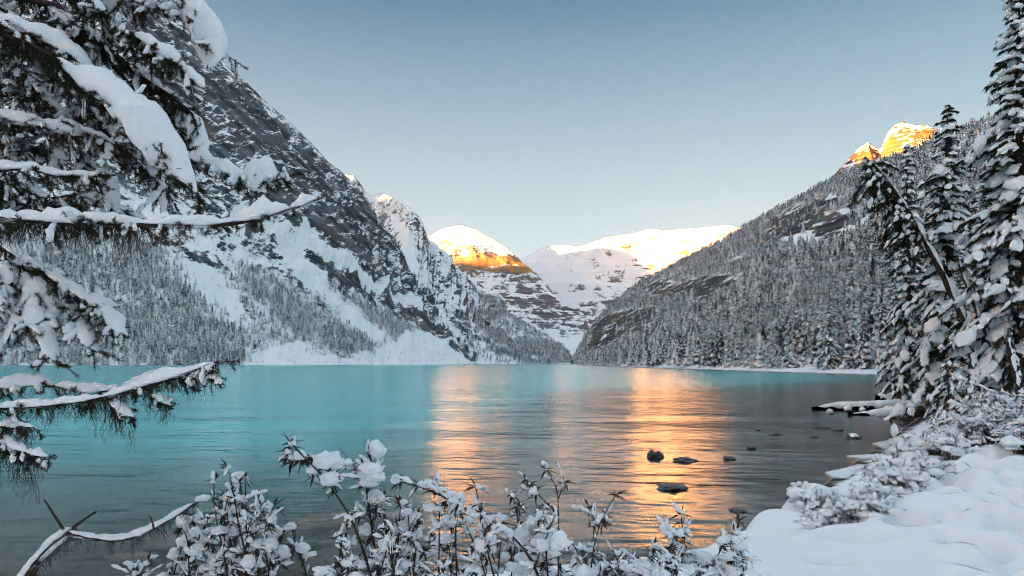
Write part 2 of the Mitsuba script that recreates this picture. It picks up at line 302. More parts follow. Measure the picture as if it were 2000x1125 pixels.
PRINTS = [(2.9 + 0.62 * y + _r.normal() * 1.0 - 2.0, y, _r.uniform(0.16, 0.28), _r.uniform(0.13, 0.28)) for y in _r.uniform(4.4, 12.5, 170)] + [(_r.uniform(3.4, 7.5), _r.uniform(5.0, 9.5), _r.uniform(0.12, 0.2), _r.uniform(0.10, 0.2)) for _ in range(70)]
def shore_distance(x, y):
    pts = shapely.points(x.ravel(), y.ravel())
    d = shapely.distance(LAKE.exterior, pts)
    return np.where(shapely.contains(LAKE, pts), -d, d).reshape(x.shape)
def ground_height(x, y):
    d = shore_distance(x, y)
    r = np.hypot(x, y)
    wet = np.minimum(d, 0)
    c = 0.26 - 0.19 * sstep(-4, 6, x) * (1 - sstep(40, 120, y)) + 0.08 * sstep(40, 120, y)
    z = -c * (-wet) ** 0.9
    z = np.maximum(z, -25)
    dry = np.maximum(d, 0)
    bank = 0.95 * sstep(-0.2, 2.6, dry) + 0.02 * np.minimum(dry, 60)
    z = z + bank
    z = z + sstep(1900, 6000, y) * 240
    near = r < 16
    if near.any():
        xs, ys = x[near], y[near]; add = np.zeros(xs.shape)
        for cx, cy, rad, hh in MOUNDS: add += hh * np.exp(-((xs - cx) ** 2 + (ys - cy) ** 2) / (rad * rad))
        for cx, cy, rad, hh in PRINTS:
            q = ((xs - cx) ** 2 + (ys - cy) ** 2) / (rad * rad); add += hh * (q * 0.9 - 1.0) * np.exp(-q)
        z[near] += add * sstep(0.0, 0.5, dry[near])
    z = z + (nf(x / 2.2, y / 2.2, 0, 3, 101) - 0.5) * 0.28 * sstep(0.2, 1.5, dry) * (1 - sstep(30, 80, r))
    return z
rr = np.concatenate([np.linspace(0.3, 4.0, 30, endpoint=False), np.linspace(4.0, 14, 190, endpoint=False), np.linspace(14, 40, 120, endpoint=False), np.geomspace(40, 13500, 180)])
aa = np.radians(np.concatenate([np.linspace(-180, -50, 50, endpoint=False), np.linspace(-50, 60, 330, endpoint=False), np.linspace(60, 180, 41)]))
RR, AA = np.meshgrid(rr, aa, indexing='ij')
gx, gy = RR * np.sin(AA), RR * np.cos(AA)
gz = ground_height(gx, gy)
gv = np.stack([gx, gy, gz], -1).reshape(-1, 3)
gf = grid_faces(len(rr), len(aa))[:, ::-1]
def ground_fn(p, n, uv):
    q = p
    st, st2, r = voronoi(q.x * 2.2, q.y * 2.2)
    stone = mix(C3(0.03, 0.027, 0.022), C3(0.10, 0.088, 0.07), r) * (0.4 + 0.6 * smoothstep(0.0, 0.25, st2 - st))
    bed = mix(mix(stone, C3(0.035, 0.15, 0.135), smoothstep(-0.35, -1.6, p.z)), C3(0.09, 0.84, 0.86), smoothstep(-1.2, -4.8, p.z))
    snow = smoothstep(0.0, 0.1, p.z + (fbm(p.x * 3, p.y * 3, 0, 2) - 0.5) * 0.15)
    return mix(bed, C3(0.86, 0.87, 0.89), snow)
scene['ground_mat'] = diffuse(ground_fn)
scene['ground'] = ply((gv, gf), 'ground_mat', smooth=True)
labels['ground'] = {'kind': 'structure'}

# ------------------------------------------------------------------ forests seen from afar: every tree its own little crown of tiers
def tree_fn(lo, hi):
    def fn(p, n, uv):
        a = fbm(p.x * 0.9, p.y * 0.9, p.z * 1.3, 2)
        snow = smoothstep(lo, hi, a + n.z * 0.35 + (uv.x - 0.5) * 0.35)
        return mix(mix(C3(0.022, 0.027, 0.027), C3(0.04, 0.04, 0.036), uv.y), C3(0.80, 0.81, 0.84), snow)
    return fn
scene['far_trees'] = diffuse(tree_fn(0.40, 0.80))
scene['frosted_trees'] = diffuse(tree_fn(0.36, 0.72))
def far_tree(rng, tiers=4, sides=5):
    """(vertices, faces) of a conifer one metre tall: a stack of ragged skirts"""
    vs, fs = [], []
    for k in range(tiers):
        z0 = 0.10 + 0.84 * (k / tiers) ** 0.95
        z1 = min(1.0, z0 + 0.9 / tiers + 0.14)
        r = 0.17 * (1 - k / tiers) ** 0.8 + 0.012
        a = np.arange(sides) * 2 * np.pi / sides + rng.random() * 6
        rad = r * rng.uniform(0.7, 1.25, sides)
        ring = np.stack([rad * np.cos(a), rad * np.sin(a), z0 + rng.uniform(-0.03, 0.05, sides)], 1)
        b = sum(len(v) for v in vs)
        vs += [ring, [[0, 0, z1]]]
        i = np.arange(sides)
        fs.append(np.stack([b + i, b + (i + 1) % sides, np.full(sides, b + sides)], 1))
    return np.vstack(vs), np.vstack(fs)
def forest_mesh(points, heights, rng, tiers=4, sides=5):
    kinds = [far_tree(rng, tiers, sides) for _ in range(10)]
    pick = rng.integers(0, 10, len(points)); V, Fc, UV, at = [], [], [], 0
    for k, (v, f) in enumerate(kinds):
        q = np.nonzero(pick == k)[0]
        ang = rng.random(len(q)) * 6.28
        c, s_ = np.cos(ang), np.sin(ang)
        h = heights[q]; w = h * rng.uniform(0.75, 1.2, len(q))
        x = (v[None, :, 0] * c[:, None] - v[None, :, 1] * s_[:, None]) * w[:, None]
        y = (v[None, :, 0] * s_[:, None] + v[None, :, 1] * c[:, None]) * w[:, None]
        z = v[None, :, 2] * h[:, None] - 0.4
        W = np.stack([x, y, z], -1) + points[q][:, None, :]
        V.append(W.reshape(-1, 3))
        Fc.append((f[None] + (np.arange(len(q)) * len(v))[:, None, None]).reshape(-1, 3) + at)
        UV.append(np.repeat(rng.random((len(q), 2)), len(v), 0)); at += len(q) * len(v)
    return (np.vstack(V), np.vstack(Fc)), np.vstack(UV)
rng = np.random.default_rng(5)
def forest(name, sh, dens, n, hmin, hmax, mat, label, tiers=4, keep=None):
    clump = nf(sh.X[..., 0] / 55, sh.X[..., 1] / 55, sh.X[..., 2] / 55, 3, 77)
    s, t, _ = scatter(sh, dens * np.clip(0.25 + 2.2 * (clump - 0.25), 0.12, 1.4), n, rng)
    X = sh.at(s, t)
    h = rng.uniform(hmin, hmax, n) * rng.choice([0.45, 0.7, 0.9, 1.0, 1.15], n)
    if keep is not None:
        k = keep(X); X, h = X[k], h[k]
    m, uv = forest_mesh(X, h, rng, tiers)
    scene[name] = ply(m, mat, smooth=False, uv=uv)
    labels[name] = {'kind': 'stuff', 'label': label, 'category': 'forest'}
forest('forest', left, left_wood, 19000, 8, 15, 'frosted_trees', 'frosted conifer forest on the lower slope left of the lake, cut by white snow chutes')
forest('brushwood', left, left_brush + 0.02, 7000, 2.5, 5.0, 'frosted_trees', 'grey frosted scrub on the open slope between the snow chutes left of the lake', tiers=3)
forest('forest_001', second, second_wood, 6000, 9, 16, 'far_trees', 'dark conifer forest on the ridge running down to the far end of the lake')
near_trees = lambda X: np.hypot(X[:, 0], X[:, 1]) > 170
forest('forest_002', right, right_wood, 44000, 6.5, 12, 'far_trees', 'dense grey conifer forest covering the slope right of the lake', keep=near_trees)

# ------------------------------------------------------------------ the lake's surface
def wave(p, n, uv):
    x, y = p.x, p.y
    a = fbm(x * 0.9 + 0.3 * y, y * 2.2, 0.0, 3)
    b = fbm(x * 0.12, y * 0.3 + 5, 0.0, 2)
    return a * 0.036 + b * 0.12
scene['water'] = {'type': 'bumpmap', 'arbitrary': proc(wave, eps=0.02), 'scale': 1.0, 'bsdf': {'type': 'roughdielectric', 'int_ior': 1.33, 'ext_ior': 1.0, 'alpha': 0.035}}
wx = np.array([-1000.0, 200]); 
wv = np.array([[-1000, 3, 0], [220, 3, 0], [220, 2000, 0], [-1000, 2000, 0.0]])
scene['lake'] = ply((wv, np.array([[0, 1, 2], [0, 2, 3]])), 'water', smooth=True, uv=wv[:, :2].copy())
labels['lake'] = {'kind': 'structure'}

# ------------------------------------------------------------------ meshes for snow-laden plants
class MB:
    """collects pieces and makes one mesh of them"""
    def __init__(self): self.V, self.F, self.n = [], [], 0
    def add(self, v, f):
        v = np.asarray(v, float).reshape(-1, 3); self.V.append(v); self.F.append(np.asarray(f) + self.n); self.n += len(v)
    def mesh(self): return np.vstack(self.V), np.vstack(self.F)
    def empty(self): return self.n == 0
def norm(a): return a / (np.linalg.norm(a, axis=-1, keepdims=True) + 1e-12)
def smooth_path(pts, n):
    """a rounded curve of n points through the given ones"""
    from scipy.interpolate import PchipInterpolator
    pts = np.asarray(pts, float)
    k = np.concatenate([[0], np.cumsum(np.linalg.norm(np.diff(pts, axis=0), axis=1) + 1e-9)]); k /= k[-1]
    t = np.linspace(0, 1, n)
    return np.stack([PchipInterpolator(k, pts[:, i])(t) for i in range(3)], 1)
def frames(p):
    t = norm(np.gradient(p, axis=0))
    side = cross(t, [0, 0, 1.0]); bad = np.linalg.norm(side, axis=1) < 0.15
    side[bad] = cross(t[bad], [0, 1.0, 0.3])
    side = norm(side)
    return t, side, norm(cross(side, t))
def tube(mb, p, r, sides=6, rng=None):
    p = np.asarray(p, float); r = np.broadcast_to(r, (len(p),))
    t, a, b = frames(p)
    ang = np.arange(sides) * 2 * np.pi / sides
    k = 1 if rng is None else rng.uniform(0.8, 1.2, (len(p), sides))[..., None]
    v = p[:, None] + (r[:, None, None] * k) * (np.cos(ang)[None, :, None] * a[:, None] + np.sin(ang)[None, :, None] * b[:, None])
    i, j = np.meshgrid(np.arange(len(p) - 1), np.arange(sides), indexing='ij')
    q = np.stack([i * sides + j, i * sides + (j + 1) % sides, (i + 1) * sides + (j + 1) % sides, (i + 1) * sides + j], -1).reshape(-1, 4)
    f = np.vstack([q[:, [0, 1, 2]], q[:, [0, 2, 3]]])
    m = len(p) * sides
    v = np.vstack([v.reshape(-1, 3), p[:1], p[-1:]])
    j = np.arange(sides)
    f = np.vstack([f, np.stack([(j + 1) % sides, j, np.full(sides, m)], 1), np.stack([(len(p) - 1) * sides + j, (len(p) - 1) * sides + (j + 1) % sides, np.full(sides, m + 1)], 1)])
    mb.add(v, f)
def wavy(v, rng):
    """a quick uneven field in about [-0.5, 0.5] from a few crossed waves"""
    k = rng.normal(size=(3, 7)) * np.array([2.2, 2.6, 3.2, 4.0, 5.5, 7.5, 10.0]); w = np.array([0.22, 0.2, 0.17, 0.14, 0.11, 0.09, 0.07])
    return np.sin(v @ k + rng.random(7) * 6.28) @ w * 0.75
def cross(a, b):
    a, b = np.broadcast_arrays(a, b)
    x, y, z = a[..., 0], a[..., 1], a[..., 2]; u, v, w = b[..., 0], b[..., 1], b[..., 2]
    return np.stack([y * w - z * v, z * u - x * w, x * v - y * u], -1)
def pad(mb, p, w, h, rng, sides=8, lump=0.35, sag=0.3):
    """snow lying along the path p: a dome w wide and h high over it, rounded at both ends, lumpy, its edges sagging over the sides"""
    n = len(p); w = np.broadcast_to(w, (n,)).astype(float); h = np.broadcast_to(h, (n,)).astype(float)
    t, a, _ = frames(p)
    a = norm(a * [1, 1, 0.35])
    k = np.linspace(0, 1, n)
    cap = np.clip(1 - np.abs(2 * k - 1) ** 3.2, 0, 1) ** 0.6
    L = np.linalg.norm(np.diff(p, axis=0), axis=1).sum()
    ln = wavy(np.stack([np.arange(n) * L / max(n - 1, 1) / max(w.mean() * 1.6, 1e-4), np.zeros(n), np.zeros(n)], 1), rng)
    w = w * (1 + 1.4 * lump * ln) * cap + 1e-4; h = h * (1 + 2.2 * lump * ln) * cap + 1e-4
    ang = np.linspace(-0.28, 1.28, sides) * np.pi
    cx, cz = np.cos(ang), np.sin(ang)
    cz = np.where(cz < 0, cz * sag * 2.2, cz)
    v = p[:, None] + 0.5 * w[:, None, None] * cx[None, :, None] * a[:, None]
    v[..., 2] += h[:, None] * cz[None]
    j = wavy(v / w.mean(), rng) + 0.22 * wavy(v / w.mean() * 3.7, rng)
    v = v + (v - p[:, None]) * (j * lump * 2.0)[..., None]
    i, jj = np.meshgrid(np.arange(n - 1), np.arange(sides), indexing='ij')
    q = np.stack([i * sides + jj, i * sides + (jj + 1) % sides, (i + 1) * sides + (jj + 1) % sides, (i + 1) * sides + jj], -1).reshape(-1, 4)
    f = np.vstack([q[:, [0, 2, 1]], q[:, [0, 3, 2]]])
    mb.add(v, f[:, ::-1])
ICO = {k: trimesh.creation.icosphere(subdivisions=k) for k in (1, 2, 3)}
def blob(mb, c, rx, ry, rz, rng, sub=2, lump=0.3, flat=0.5):
    """a lump of snow: rounded on top, flatter below, uneven"""
    v = np.array(ICO[sub].vertices); sd = int(rng.integers(0, 10 ** 6))
    d = nf(v[:, 0] * 1.3 + sd % 97, v[:, 1] * 1.3, v[:, 2] * 1.3, 3, sd) - 0.5
    v = v * (1 + 2 * lump * d)[:, None]
    v[:, 2] = np.where(v[:, 2] < 0, v[:, 2] * flat, v[:, 2])
    a = rng.random() * 6.28
    v = v * [rx, ry, rz]
    v = np.stack([v[:, 0] * math.cos(a) - v[:, 1] * math.sin(a), v[:, 0] * math.sin(a) + v[:, 1] * math.cos(a), v[:, 2]], 1)
    mb.add(v + c, ICO[sub].faces)
def blades(mb, root, tip, width, rng=None):
    """thin triangles from root to tip, each lying at its own angle"""
    root, tip = np.asarray(root, float), np.asarray(tip, float)
    d = tip - root
    s = np.cross(d, (rng or np.random.default_rng(1)).normal(size=d.shape)); s = norm(s) * np.broadcast_to(width, (len(d),))[:, None] * 0.5
    n = len(d)
    v = np.stack([root - s, root + s, tip], 1).reshape(-1, 3)
    mb.add(v, np.arange(3 * n).reshape(-1, 3))

def snow_fn(p, n, uv):
    g = fbm(p.x * 9, p.y * 9, p.z * 9, 2)
    return mix(C3(0.82, 0.84, 0.87), C3(0.88, 0.89, 0.91), g)
def grain(p, n, uv):
    return fbm(p.x * 24, p.y * 24, p.z * 24, 2) * 0.012 + fbm(p.x * 85, p.y * 85, p.z * 85, 2) * 0.0035
scene['lying_snow'] = {'type': 'twosided', 'bsdf': {'type': 'bumpmap', 'arbitrary': proc(grain, eps=0.002), 'scale': 1.0, 'bsdf': {'type': 'diffuse', 'reflectance': proc(snow_fn)}}}
def needle_fn(p, n, uv):
    g = fbm(p.x * 7, p.y * 7, p.z * 7, 2)
    k = fbm(p.x * 1.7 + 4, p.y * 1.7, p.z * 1.7, 2)
    c = mix(C3(0.018, 0.022, 0.016), C3(0.035, 0.045, 0.022), g)
    c = mix(c, C3(0.055, 0.028, 0.014), smoothstep(0.55, 0.75, k))
    return mix(c, C3(0.5, 0.52, 0.55), smoothstep(0.66, 0.9, fbm(p.x * 23, p.y * 23, p.z * 23, 2)))
scene['needles'] = {'type': 'twosided', 'bsdf': {'type': 'diffuse', 'reflectance': proc(needle_fn)}}
def bark_fn(p, n, uv):
    g = fbm(p.x * 30, p.y * 30, p.z * 9, 3)
    return mix(mix(C3(0.016, 0.014, 0.012), C3(0.065, 0.053, 0.043), g), C3(0.7, 0.72, 0.75), smoothstep(0.62, 0.75, fbm(p.x * 6, p.y * 6, p.z * 3, 3) + n.z * 0.15))
scene['bark'] = {'type': 'twosided', 'bsdf': {'type': 'diffuse', 'reflectance': proc(bark_fn)}}

# ------------------------------------------------------------------ conifers, each a trunk, needles and the snow on them
def conifer(seed, h, r, step, per, detail, low=0.04, droop=0.55, shape=0.8):
    """detail 0: a branch is one spray; 1: with side sprays and finer needles"""
    rng = np.random.default_rng(seed)
    trunk, green, snow = MB(), MB(), MB()
    zz = np.linspace(0, h, 14)
    tube(trunk, np.stack([0.06 * np.sin(zz * 0.7 + seed), 0.06 * np.cos(zz * 0.5), zz - 0.3], 1), 0.018 * h * (1 - zz / h) ** 0.9 + 0.012, 7)
    z = low * h
    def spray(p, w, first):
        """needles and snow along one twig path"""
        n = len(p)
        t, a, b = frames(p)
        m = int((70 if detail else 16) * max(0.5, min(1.6, np.linalg.norm(p[-1] - p[0]) / (0.9 if detail else 1.8))))
        k = rng.random(m * 2) ** 0.8
        i = np.clip((k * (n - 1)).astype(int), 0, n - 2); fr = (k * (n - 1) - i)[:, None]
        root = p[i] * (1 - fr) + p[i + 1] * fr
        s = rng.choice([-1, 1], m * 2)[:, None]
        ln = (w * rng.uniform(0.35, 0.75, m * 2))[:, None]
        tip = root + ln * norm(a[i] * s * rng.uniform(0.3, 1.0, (m * 2, 1)) + t[i] * rng.uniform(0.1, 0.8, (m * 2, 1)) + np.array([0, 0, -1.0]) * rng.uniform(0.15, 0.9, (m * 2, 1)))
        blades(green, root, tip, (0.05 if detail else 0.2) * rng.uniform(0.7, 1.3, m * 2), rng)
        L_ = np.linalg.norm(p[-1] - p[0])
        at = 0.16 if first else 0.0
        while at < 0.92:
            sp = rng.uniform(0.22, 0.85) / max(L_, 0.3) * (1.0 if detail else 2.0)
            if rng.random() < 0.74:
                kk = np.linspace(at, min(at + sp * 1.1, 1.03), 6) * (n - 1); j = np.clip(kk.astype(int), 0, n - 2); f_ = (kk - j)[:, None]
                q = p[j] * (1 - f_) + p[j + 1] * f_ + a[j] * rng.normal() * w * 0.22 + [0, 0, 0.015]
                pad(snow, q, w * rng.uniform(0.5, 1.2), w * rng.uniform(0.16, 0.42), rng, 8 if detail else 6, 0.6, 0.5)
            at += sp
    while z < h * 0.985:
        k = z / h
        L = r * (1 - k) ** shape * (1 + 0.25 * math.sin(5 * k * 7 + seed)) + 0.12
        nb = max(3, int(per * (0.6 + 0.5 * (1 - k))))
        a0 = rng.random() * 6.28
        for b in range(nb):
            az = a0 + b * 6.283 / nb + rng.normal() * 0.25
            l = L * rng.uniform(0.55, 1.12)
            dr_ = droop * rng.uniform(0.6, 1.4) * (0.5 + 0.7 * (1 - k))
            s = np.linspace(0.0, 1, 8 if detail else 6)
            d = np.array([math.cos(az), math.sin(az), 0]); sd = np.array([-d[1], d[0], 0])
            bend = rng.normal() * 0.12
            p = np.array([0, 0, z]) + d * (l * s)[:, None] + sd * (l * bend * s ** 2)[:, None]
            p[:, 2] += l * (0.16 * s - dr_ * s ** 2) + rng.normal() * 0.06
            w = 0.16 + 0.22 * l ** 0.7 * (1.0 if detail else 1.25)
            tube(trunk, p[:-1], np.linspace(0.012 + 0.008 * l, 0.006, len(p) - 1), 4)
            spray(p, w, True)
            if detail and l > 0.45:
                for q in range(int(1 + l * 2.2)):
                    at = rng.uniform(0.3, 0.9); i = int(at * 7)
                    sgn = 1 if q % 2 else -1
                    ll = l * rng.uniform(0.22, 0.42) * (1.15 - at * 0.5)
                    s2 = np.linspace(0, 1, 6)
                    e = norm(d * 0.8 + sd * sgn * rng.uniform(0.5, 1.1))
                    p2 = p[i] + e * (ll * s2)[:, None]
                    p2[:, 2] += ll * (0.05 * s2 - (dr_ + 0.25) * s2 ** 2)
                    spray(p2, 0.13 + 0.25 * ll, False)
        z += step * (0.75 + 0.5 * rng.random()) * (0.55 + 0.6 * (1 - k))
    return trunk.mesh(), green.mesh(), snow.mesh()
def conifer_kind(name, *args, **kw):
    t, g, s = conifer(*args, **kw)
    scene[name] = {'type': 'shapegroup', 'trunk': ply(t, 'bark', smooth=True), 'needles': ply(g, 'needles'), 'snow': ply(s, 'lying_snow', smooth=True)}
counts = {}
def numbered(name):
    n = counts.get(name, 0); counts[name] = n + 1
    return name if n == 0 else f'{name}_{n:03d}'
def plant(kind, x, y, z, h, rot, label, group=None, lean=(0, 0), wide=1.0, name='conifer', cat='conifer'):
    key = numbered(name)
    m = T().translate([x, y, z]).rotate([0, 1, 0], lean[0]).rotate([1, 0, 0], lean[1]).rotate([0, 0, 1], rot).scale([h * wide, h * wide, h])
    scene[key] = {'type': 'instance', 'to_world': m, 'shapegroup': {'type': 'ref', 'id': kind}}
    labels[key] = {'label': label, 'category': cat}
    if group: labels[key]['group'] = group
    for part in ('needles', 'snow', 'leaves', 'stems'): 
        if part in scene[kind]: labels[key + '__' + part] = {'kind': 'stuff'}
    return key
# kinds are one metre scale of their real height: built at h metres, then scaled by wanted / built
def kind_of(name, h, *a, **k):
    conifer_kind(name, *a[:1], h, *a[1:], **k); return name, h
MID = [kind_of(f'mid_conifer_kind_{i}', 18.0, 200 + i, 2.6 + 0.4 * (i % 3), 0.72, 8, 0, droop=0.6, shape=0.7, low=0.02) for i in range(4)]
NEAR = [kind_of('near_conifer_kind_0', 14.0, 301, 2.4, 0.42, 7, 1, shape=0.7), kind_of('near_conifer_kind_1', 13.0, 302, 2.1, 0.42, 7, 1, shape=0.75, droop=0.65), kind_of('near_conifer_kind_2', 12.0, 303, 1.5, 0.40, 6, 1, shape=0.85)]
def stand(kind, x, y, h, rot, label, group=None, **k):
    z = float(ground_height(np.array([x]), np.array([y]))[0])
    return plant(kind[0], x, y, z - 0.1, h / kind[1], rot, label, group, **k)

# the big ones at the water's edge
def at_px(u, d): return (u - U0) / F * d, d
for u, d, top, kind, rot, wide, label in (
        (1992, 24.0, -70, 0, 20, 0.95, 'tallest snow laden spruce at the right edge, its top cut off by the frame'),
        (1852, 30.0, 192, 1, 140, 1.0, 'tall spruce with a pointed snowy top, second from the right edge'),
        (1772, 37.0, 268, 2, 60, 0.8, 'narrow spruce behind the leaning trunk, its top left of the pointed spruce'),
        (1925, 33.0, 330, 1, 250, 1.05, 'snowy spruce filling the gap between the tallest and the pointed spruce'),
        (1848, 34.0, 470, 2, 300, 0.95, 'shorter snowy spruce low in front of the narrow spruce'),
        (1880, 27.5, 480, 0, 200, 0.9, 'broad low spruce heavy with snow behind the leaning trunks')):
    x, y = at_px(u, d)
    g = float(ground_height(np.array([x]), np.array([y]))[0])
    stand(NEAR[kind], x, y, H + (V0 - top) / F * d - g, rot, label, wide=wide)
# the stand round the bay and along the right shore, each tree a thing
rng = np.random.default_rng(11)
spots = []
pts = rng.uniform([20, 38], [110, 150], (4000, 2))
dist = shore_distance(pts[:, 0], pts[:, 1])
for (x, y), d in zip(pts, dist):
    if 3.0 < d < 38 and all((x - a) ** 2 + (y - b) ** 2 > 3.2 ** 2 for a, b, _ in spots): spots.append((x, y, None))
    if len(spots) >= 110: break
s_, t_, _ = scatter(right, np.where(right.t < 0.35, 1.0, 0.0), 60000, rng)
X_ = right.at(s_, t_)
rad = np.hypot(X_[:, 0], X_[:, 1])
for q in np.nonzero((rad < 335) & (X_[:, 1] > 125))[0]:
    x, y, z = X_[q]
    if (x - 77) > 75: continue
    if all((x - a) ** 2 + (y - b) ** 2 > 4.6 ** 2 for a, b, _ in spots): spots.append((x, y, z))
    if len(spots) >= 300: break
for x, y, z in spots:
    k = MID[int(rng.integers(0, 4))]; h = rng.uniform(12, 23); rot = rng.uniform(0, 360)
    size = 'tall' if h > 19.5 else 'middling' if h > 15.5 else 'small'
    if z is None: stand(k, x, y, h * 0.85, rot, size + ' snow covered conifer in the crowded stand round the bay on the right', 'conifers round the bay')
    else: plant(k[0], x, y, z - 0.3, h / k[1], rot, size + (' snow covered conifer at the water line of the right shore' if x < 86 else " snow covered conifer rising behind the right shore's first trees"), 'conifers above the right shore')

# ------------------------------------------------------------------ fallen logs, stones and ice at the water's edge
def on_ground(u, v, far=70):
    """where the line of sight of a photo pixel meets the ground"""
    d = np.linspace(2.5, far, 3000)
    p = np.stack([P(u, v, k) for k in d])
    hit = np.nonzero(p[:, 2] < np.maximum(ground_height(p[:, 0], p[:, 1]), 0.0))[0]
    return p[hit[0]] if len(hit) else p[-1]
def on_water(u, v):
    return P(u, v, H * F / (v - V0))
def stone_fn(p, n, uv):
    g = fbm(p.x * 5, p.y * 5, p.z * 5, 3)
    return mix(C3(0.016, 0.015, 0.014), C3(0.07, 0.065, 0.058), g)
scene['wet_stone'] = {'type': 'principled', 'base_color': proc(stone_fn), 'roughness': 0.35, 'specular': 0.5}
def stone(c, rx, ry, rz, seed, sub=3):
    v = np.array(ICO[sub].vertices)
    d = nf(v[:, 0] * 1.1 + seed * 7, v[:, 1] * 1.1, v[:, 2] * 1.1, 3, seed) - 0.5
    cells = nf(v[:, 0] * 2.2 + seed * 3, v[:, 1] * 2.2, v[:, 2] * 2.2, 1, seed + 50)
    v = v * (1 + 0.8 * d + 0.55 * np.round(cells * 4) / 4 - 0.2)[:, None] * [rx, ry, rz]
    return trimesh.Trimesh(v + c, ICO[sub].faces, process=False)
STONES = [(1280, 887, 30, 20, 'round dark stone, the tallest in the sunset reflection'), (1337, 898, 42, 9, 'long flat dark stone right of the round one in the reflection'),
          (1424, 895, 26, 8, 'small dark stone right of the long flat stone, at the reflection\'s edge'), (1467, 874, 20, 6, 'little dark stone beyond the edge of the orange reflection'),
          (1515, 848, 20, 6, 'dark stone out in the grey water, alone left of the shore stones'), (1604, 834, 30, 7, 'flat black stone below the end of the long log'),
          (1636, 839, 22, 6, 'black stone beside the flat one below the logs'), (1312, 950, 64, 12, 'widest flat dark stone, nearly awash and nearest in the reflection'),
          (1440, 996, 34, 7, 'low dark stone awash near the pillowy snow bank'), (1215, 1078, 24, 8, 'small stone almost hidden in water in front of the shrubs'),
          (1481, 839, 10, 4, 'tiny dark stone at the left end of the shore stones'), (1590, 853, 12, 4, 'tiny black stone between log and ice')]
for i, (u, v, w, h, label) in enumerate(STONES):
    c = on_water(u, v + h * 0.3); m = c[1] / F
    key = numbered('lake_stone')
    scene[key] = ply(stone(c + [0, 0, 0.0], w * m * 0.46, w * m * 0.4, h * m * 0.72, 400 + i), 'wet_stone', smooth=40)
    labels[key] = {'label': label, 'category': 'stone', 'group': 'stones in the lake'}
c = on_water(1667, 856); m = c[1] / F
key = numbered('lake_stone'); capped = key
scene[key + '__rock'] = ply(stone(c, 15 * m, 13 * m, 7 * m, 431), 'wet_stone', smooth=40)
b = MB(); blob(b, c + [0, 0, 4 * m], 13 * m, 10 * m, 6 * m, np.random.default_rng(3), 3, 0.3, 0.5)
scene[key + '__snow'] = ply(b.mesh(), 'lying_snow', smooth=True)
labels[key] = {'label': 'dark stone with a cap of snow, between the logs and the ice', 'category': 'stone', 'group': 'stones in the lake'}
for i, (u, v, rx, rz, zc, label) in enumerate(((655, 1052, 0.55, 0.16, -0.42, 'pale flat rock lying under clear water behind the arching shrub'), (330, 1085, 0.35, 0.14, -0.30, 'tawny sunken rock near the snowy broken branch'), (540, 1075, 0.30, 0.12, -0.32, 'grey sunken rock behind the left shrub'),
                                               (255, 1110, 0.25, 0.10, -0.22, 'small tawny sunken rock at the lower left'), (800, 1040, 0.4, 0.12, -0.4, 'dim sunken rock behind the middle shrubs'))):
    d = (H - zc) * F / (v - V0); c = P(u, v, d)
    key = numbered('sunken_rock')
    scene[key] = ply(stone(c, rx, rx * 0.7, rz, 440 + i), 'pale_stone', smooth=40)
    labels[key] = {'label': label, 'category': 'rock'}
scene['pale_stone'] = diffuse(lambda p, n, uv: mix(C3(0.16, 0.14, 0.10), C3(0.34, 0.30, 0.22), fbm(p.x * 5, p.y * 5, p.z * 5, 3)))

def ice_fn(p, n, uv):
    return mix(C3(0.42, 0.45, 0.47), C3(0.66, 0.69, 0.71), smoothstep(0.35, 0.65, fbm(p.x * 0.8, p.y * 0.8, 0, 3)))
scene['ice'] = {'type': 'principled', 'base_color': proc(ice_fn), 'roughness': 0.28, 'specular': 0.4}
ICE = [([(1613, 925), (1650, 917), (1675, 910), (1705, 912), (1730, 930), (1715, 950), (1690, 943), (1660, 938), (1630, 934)], 'pale pointed sheet of shore ice beside the snowy bushes'),
       ([(1652, 893), (1690, 890), (1740, 888), (1760, 896), (1720, 896), (1680, 897)], 'thin strip of shore ice left of the buried fir'),
       ([(1705, 868), (1735, 862), (1790, 862), (1800, 880), (1760, 882), (1725, 878)], 'snow dusted ice shelf close below the logs'),
       ([(1480, 1030), (1500, 1018), (1540, 1008), (1570, 1012), (1560, 1035), (1500, 1040)], 'small ice shelf against the pillowy snow bank')]
for pts, label in ICE:
    q = np.array([on_water(*p)[:2] for p in pts])
    n = len(q); t = np.linspace(0, n, 10 * n, endpoint=False)
    i = t.astype(int); f = (t - i)[:, None]; f = f * f * (3 - 2 * f)
    ring = q[i] * (1 - f) + q[(i + 1) % n] * f
    ring = ring + (nf(ring[:, 0] * 3, ring[:, 1] * 3, 0, 2, 7)[:, None] - 0.5) * 0.15
    pg = shapely.Polygon(ring).buffer(0)
    pg = max(getattr(pg, 'geoms', [pg]), key=lambda g: g.area)
    mesh = trimesh.creation.extrude_polygon(pg, 0.035, engine='earcut'); mesh.apply_translation([0, 0, 0.004])
    key = numbered('ice_sheet')
    scene[key] = ply(mesh, 'ice'); labels[key] = {'label': label, 'category': 'ice', 'group': 'ice sheets along the shore'}

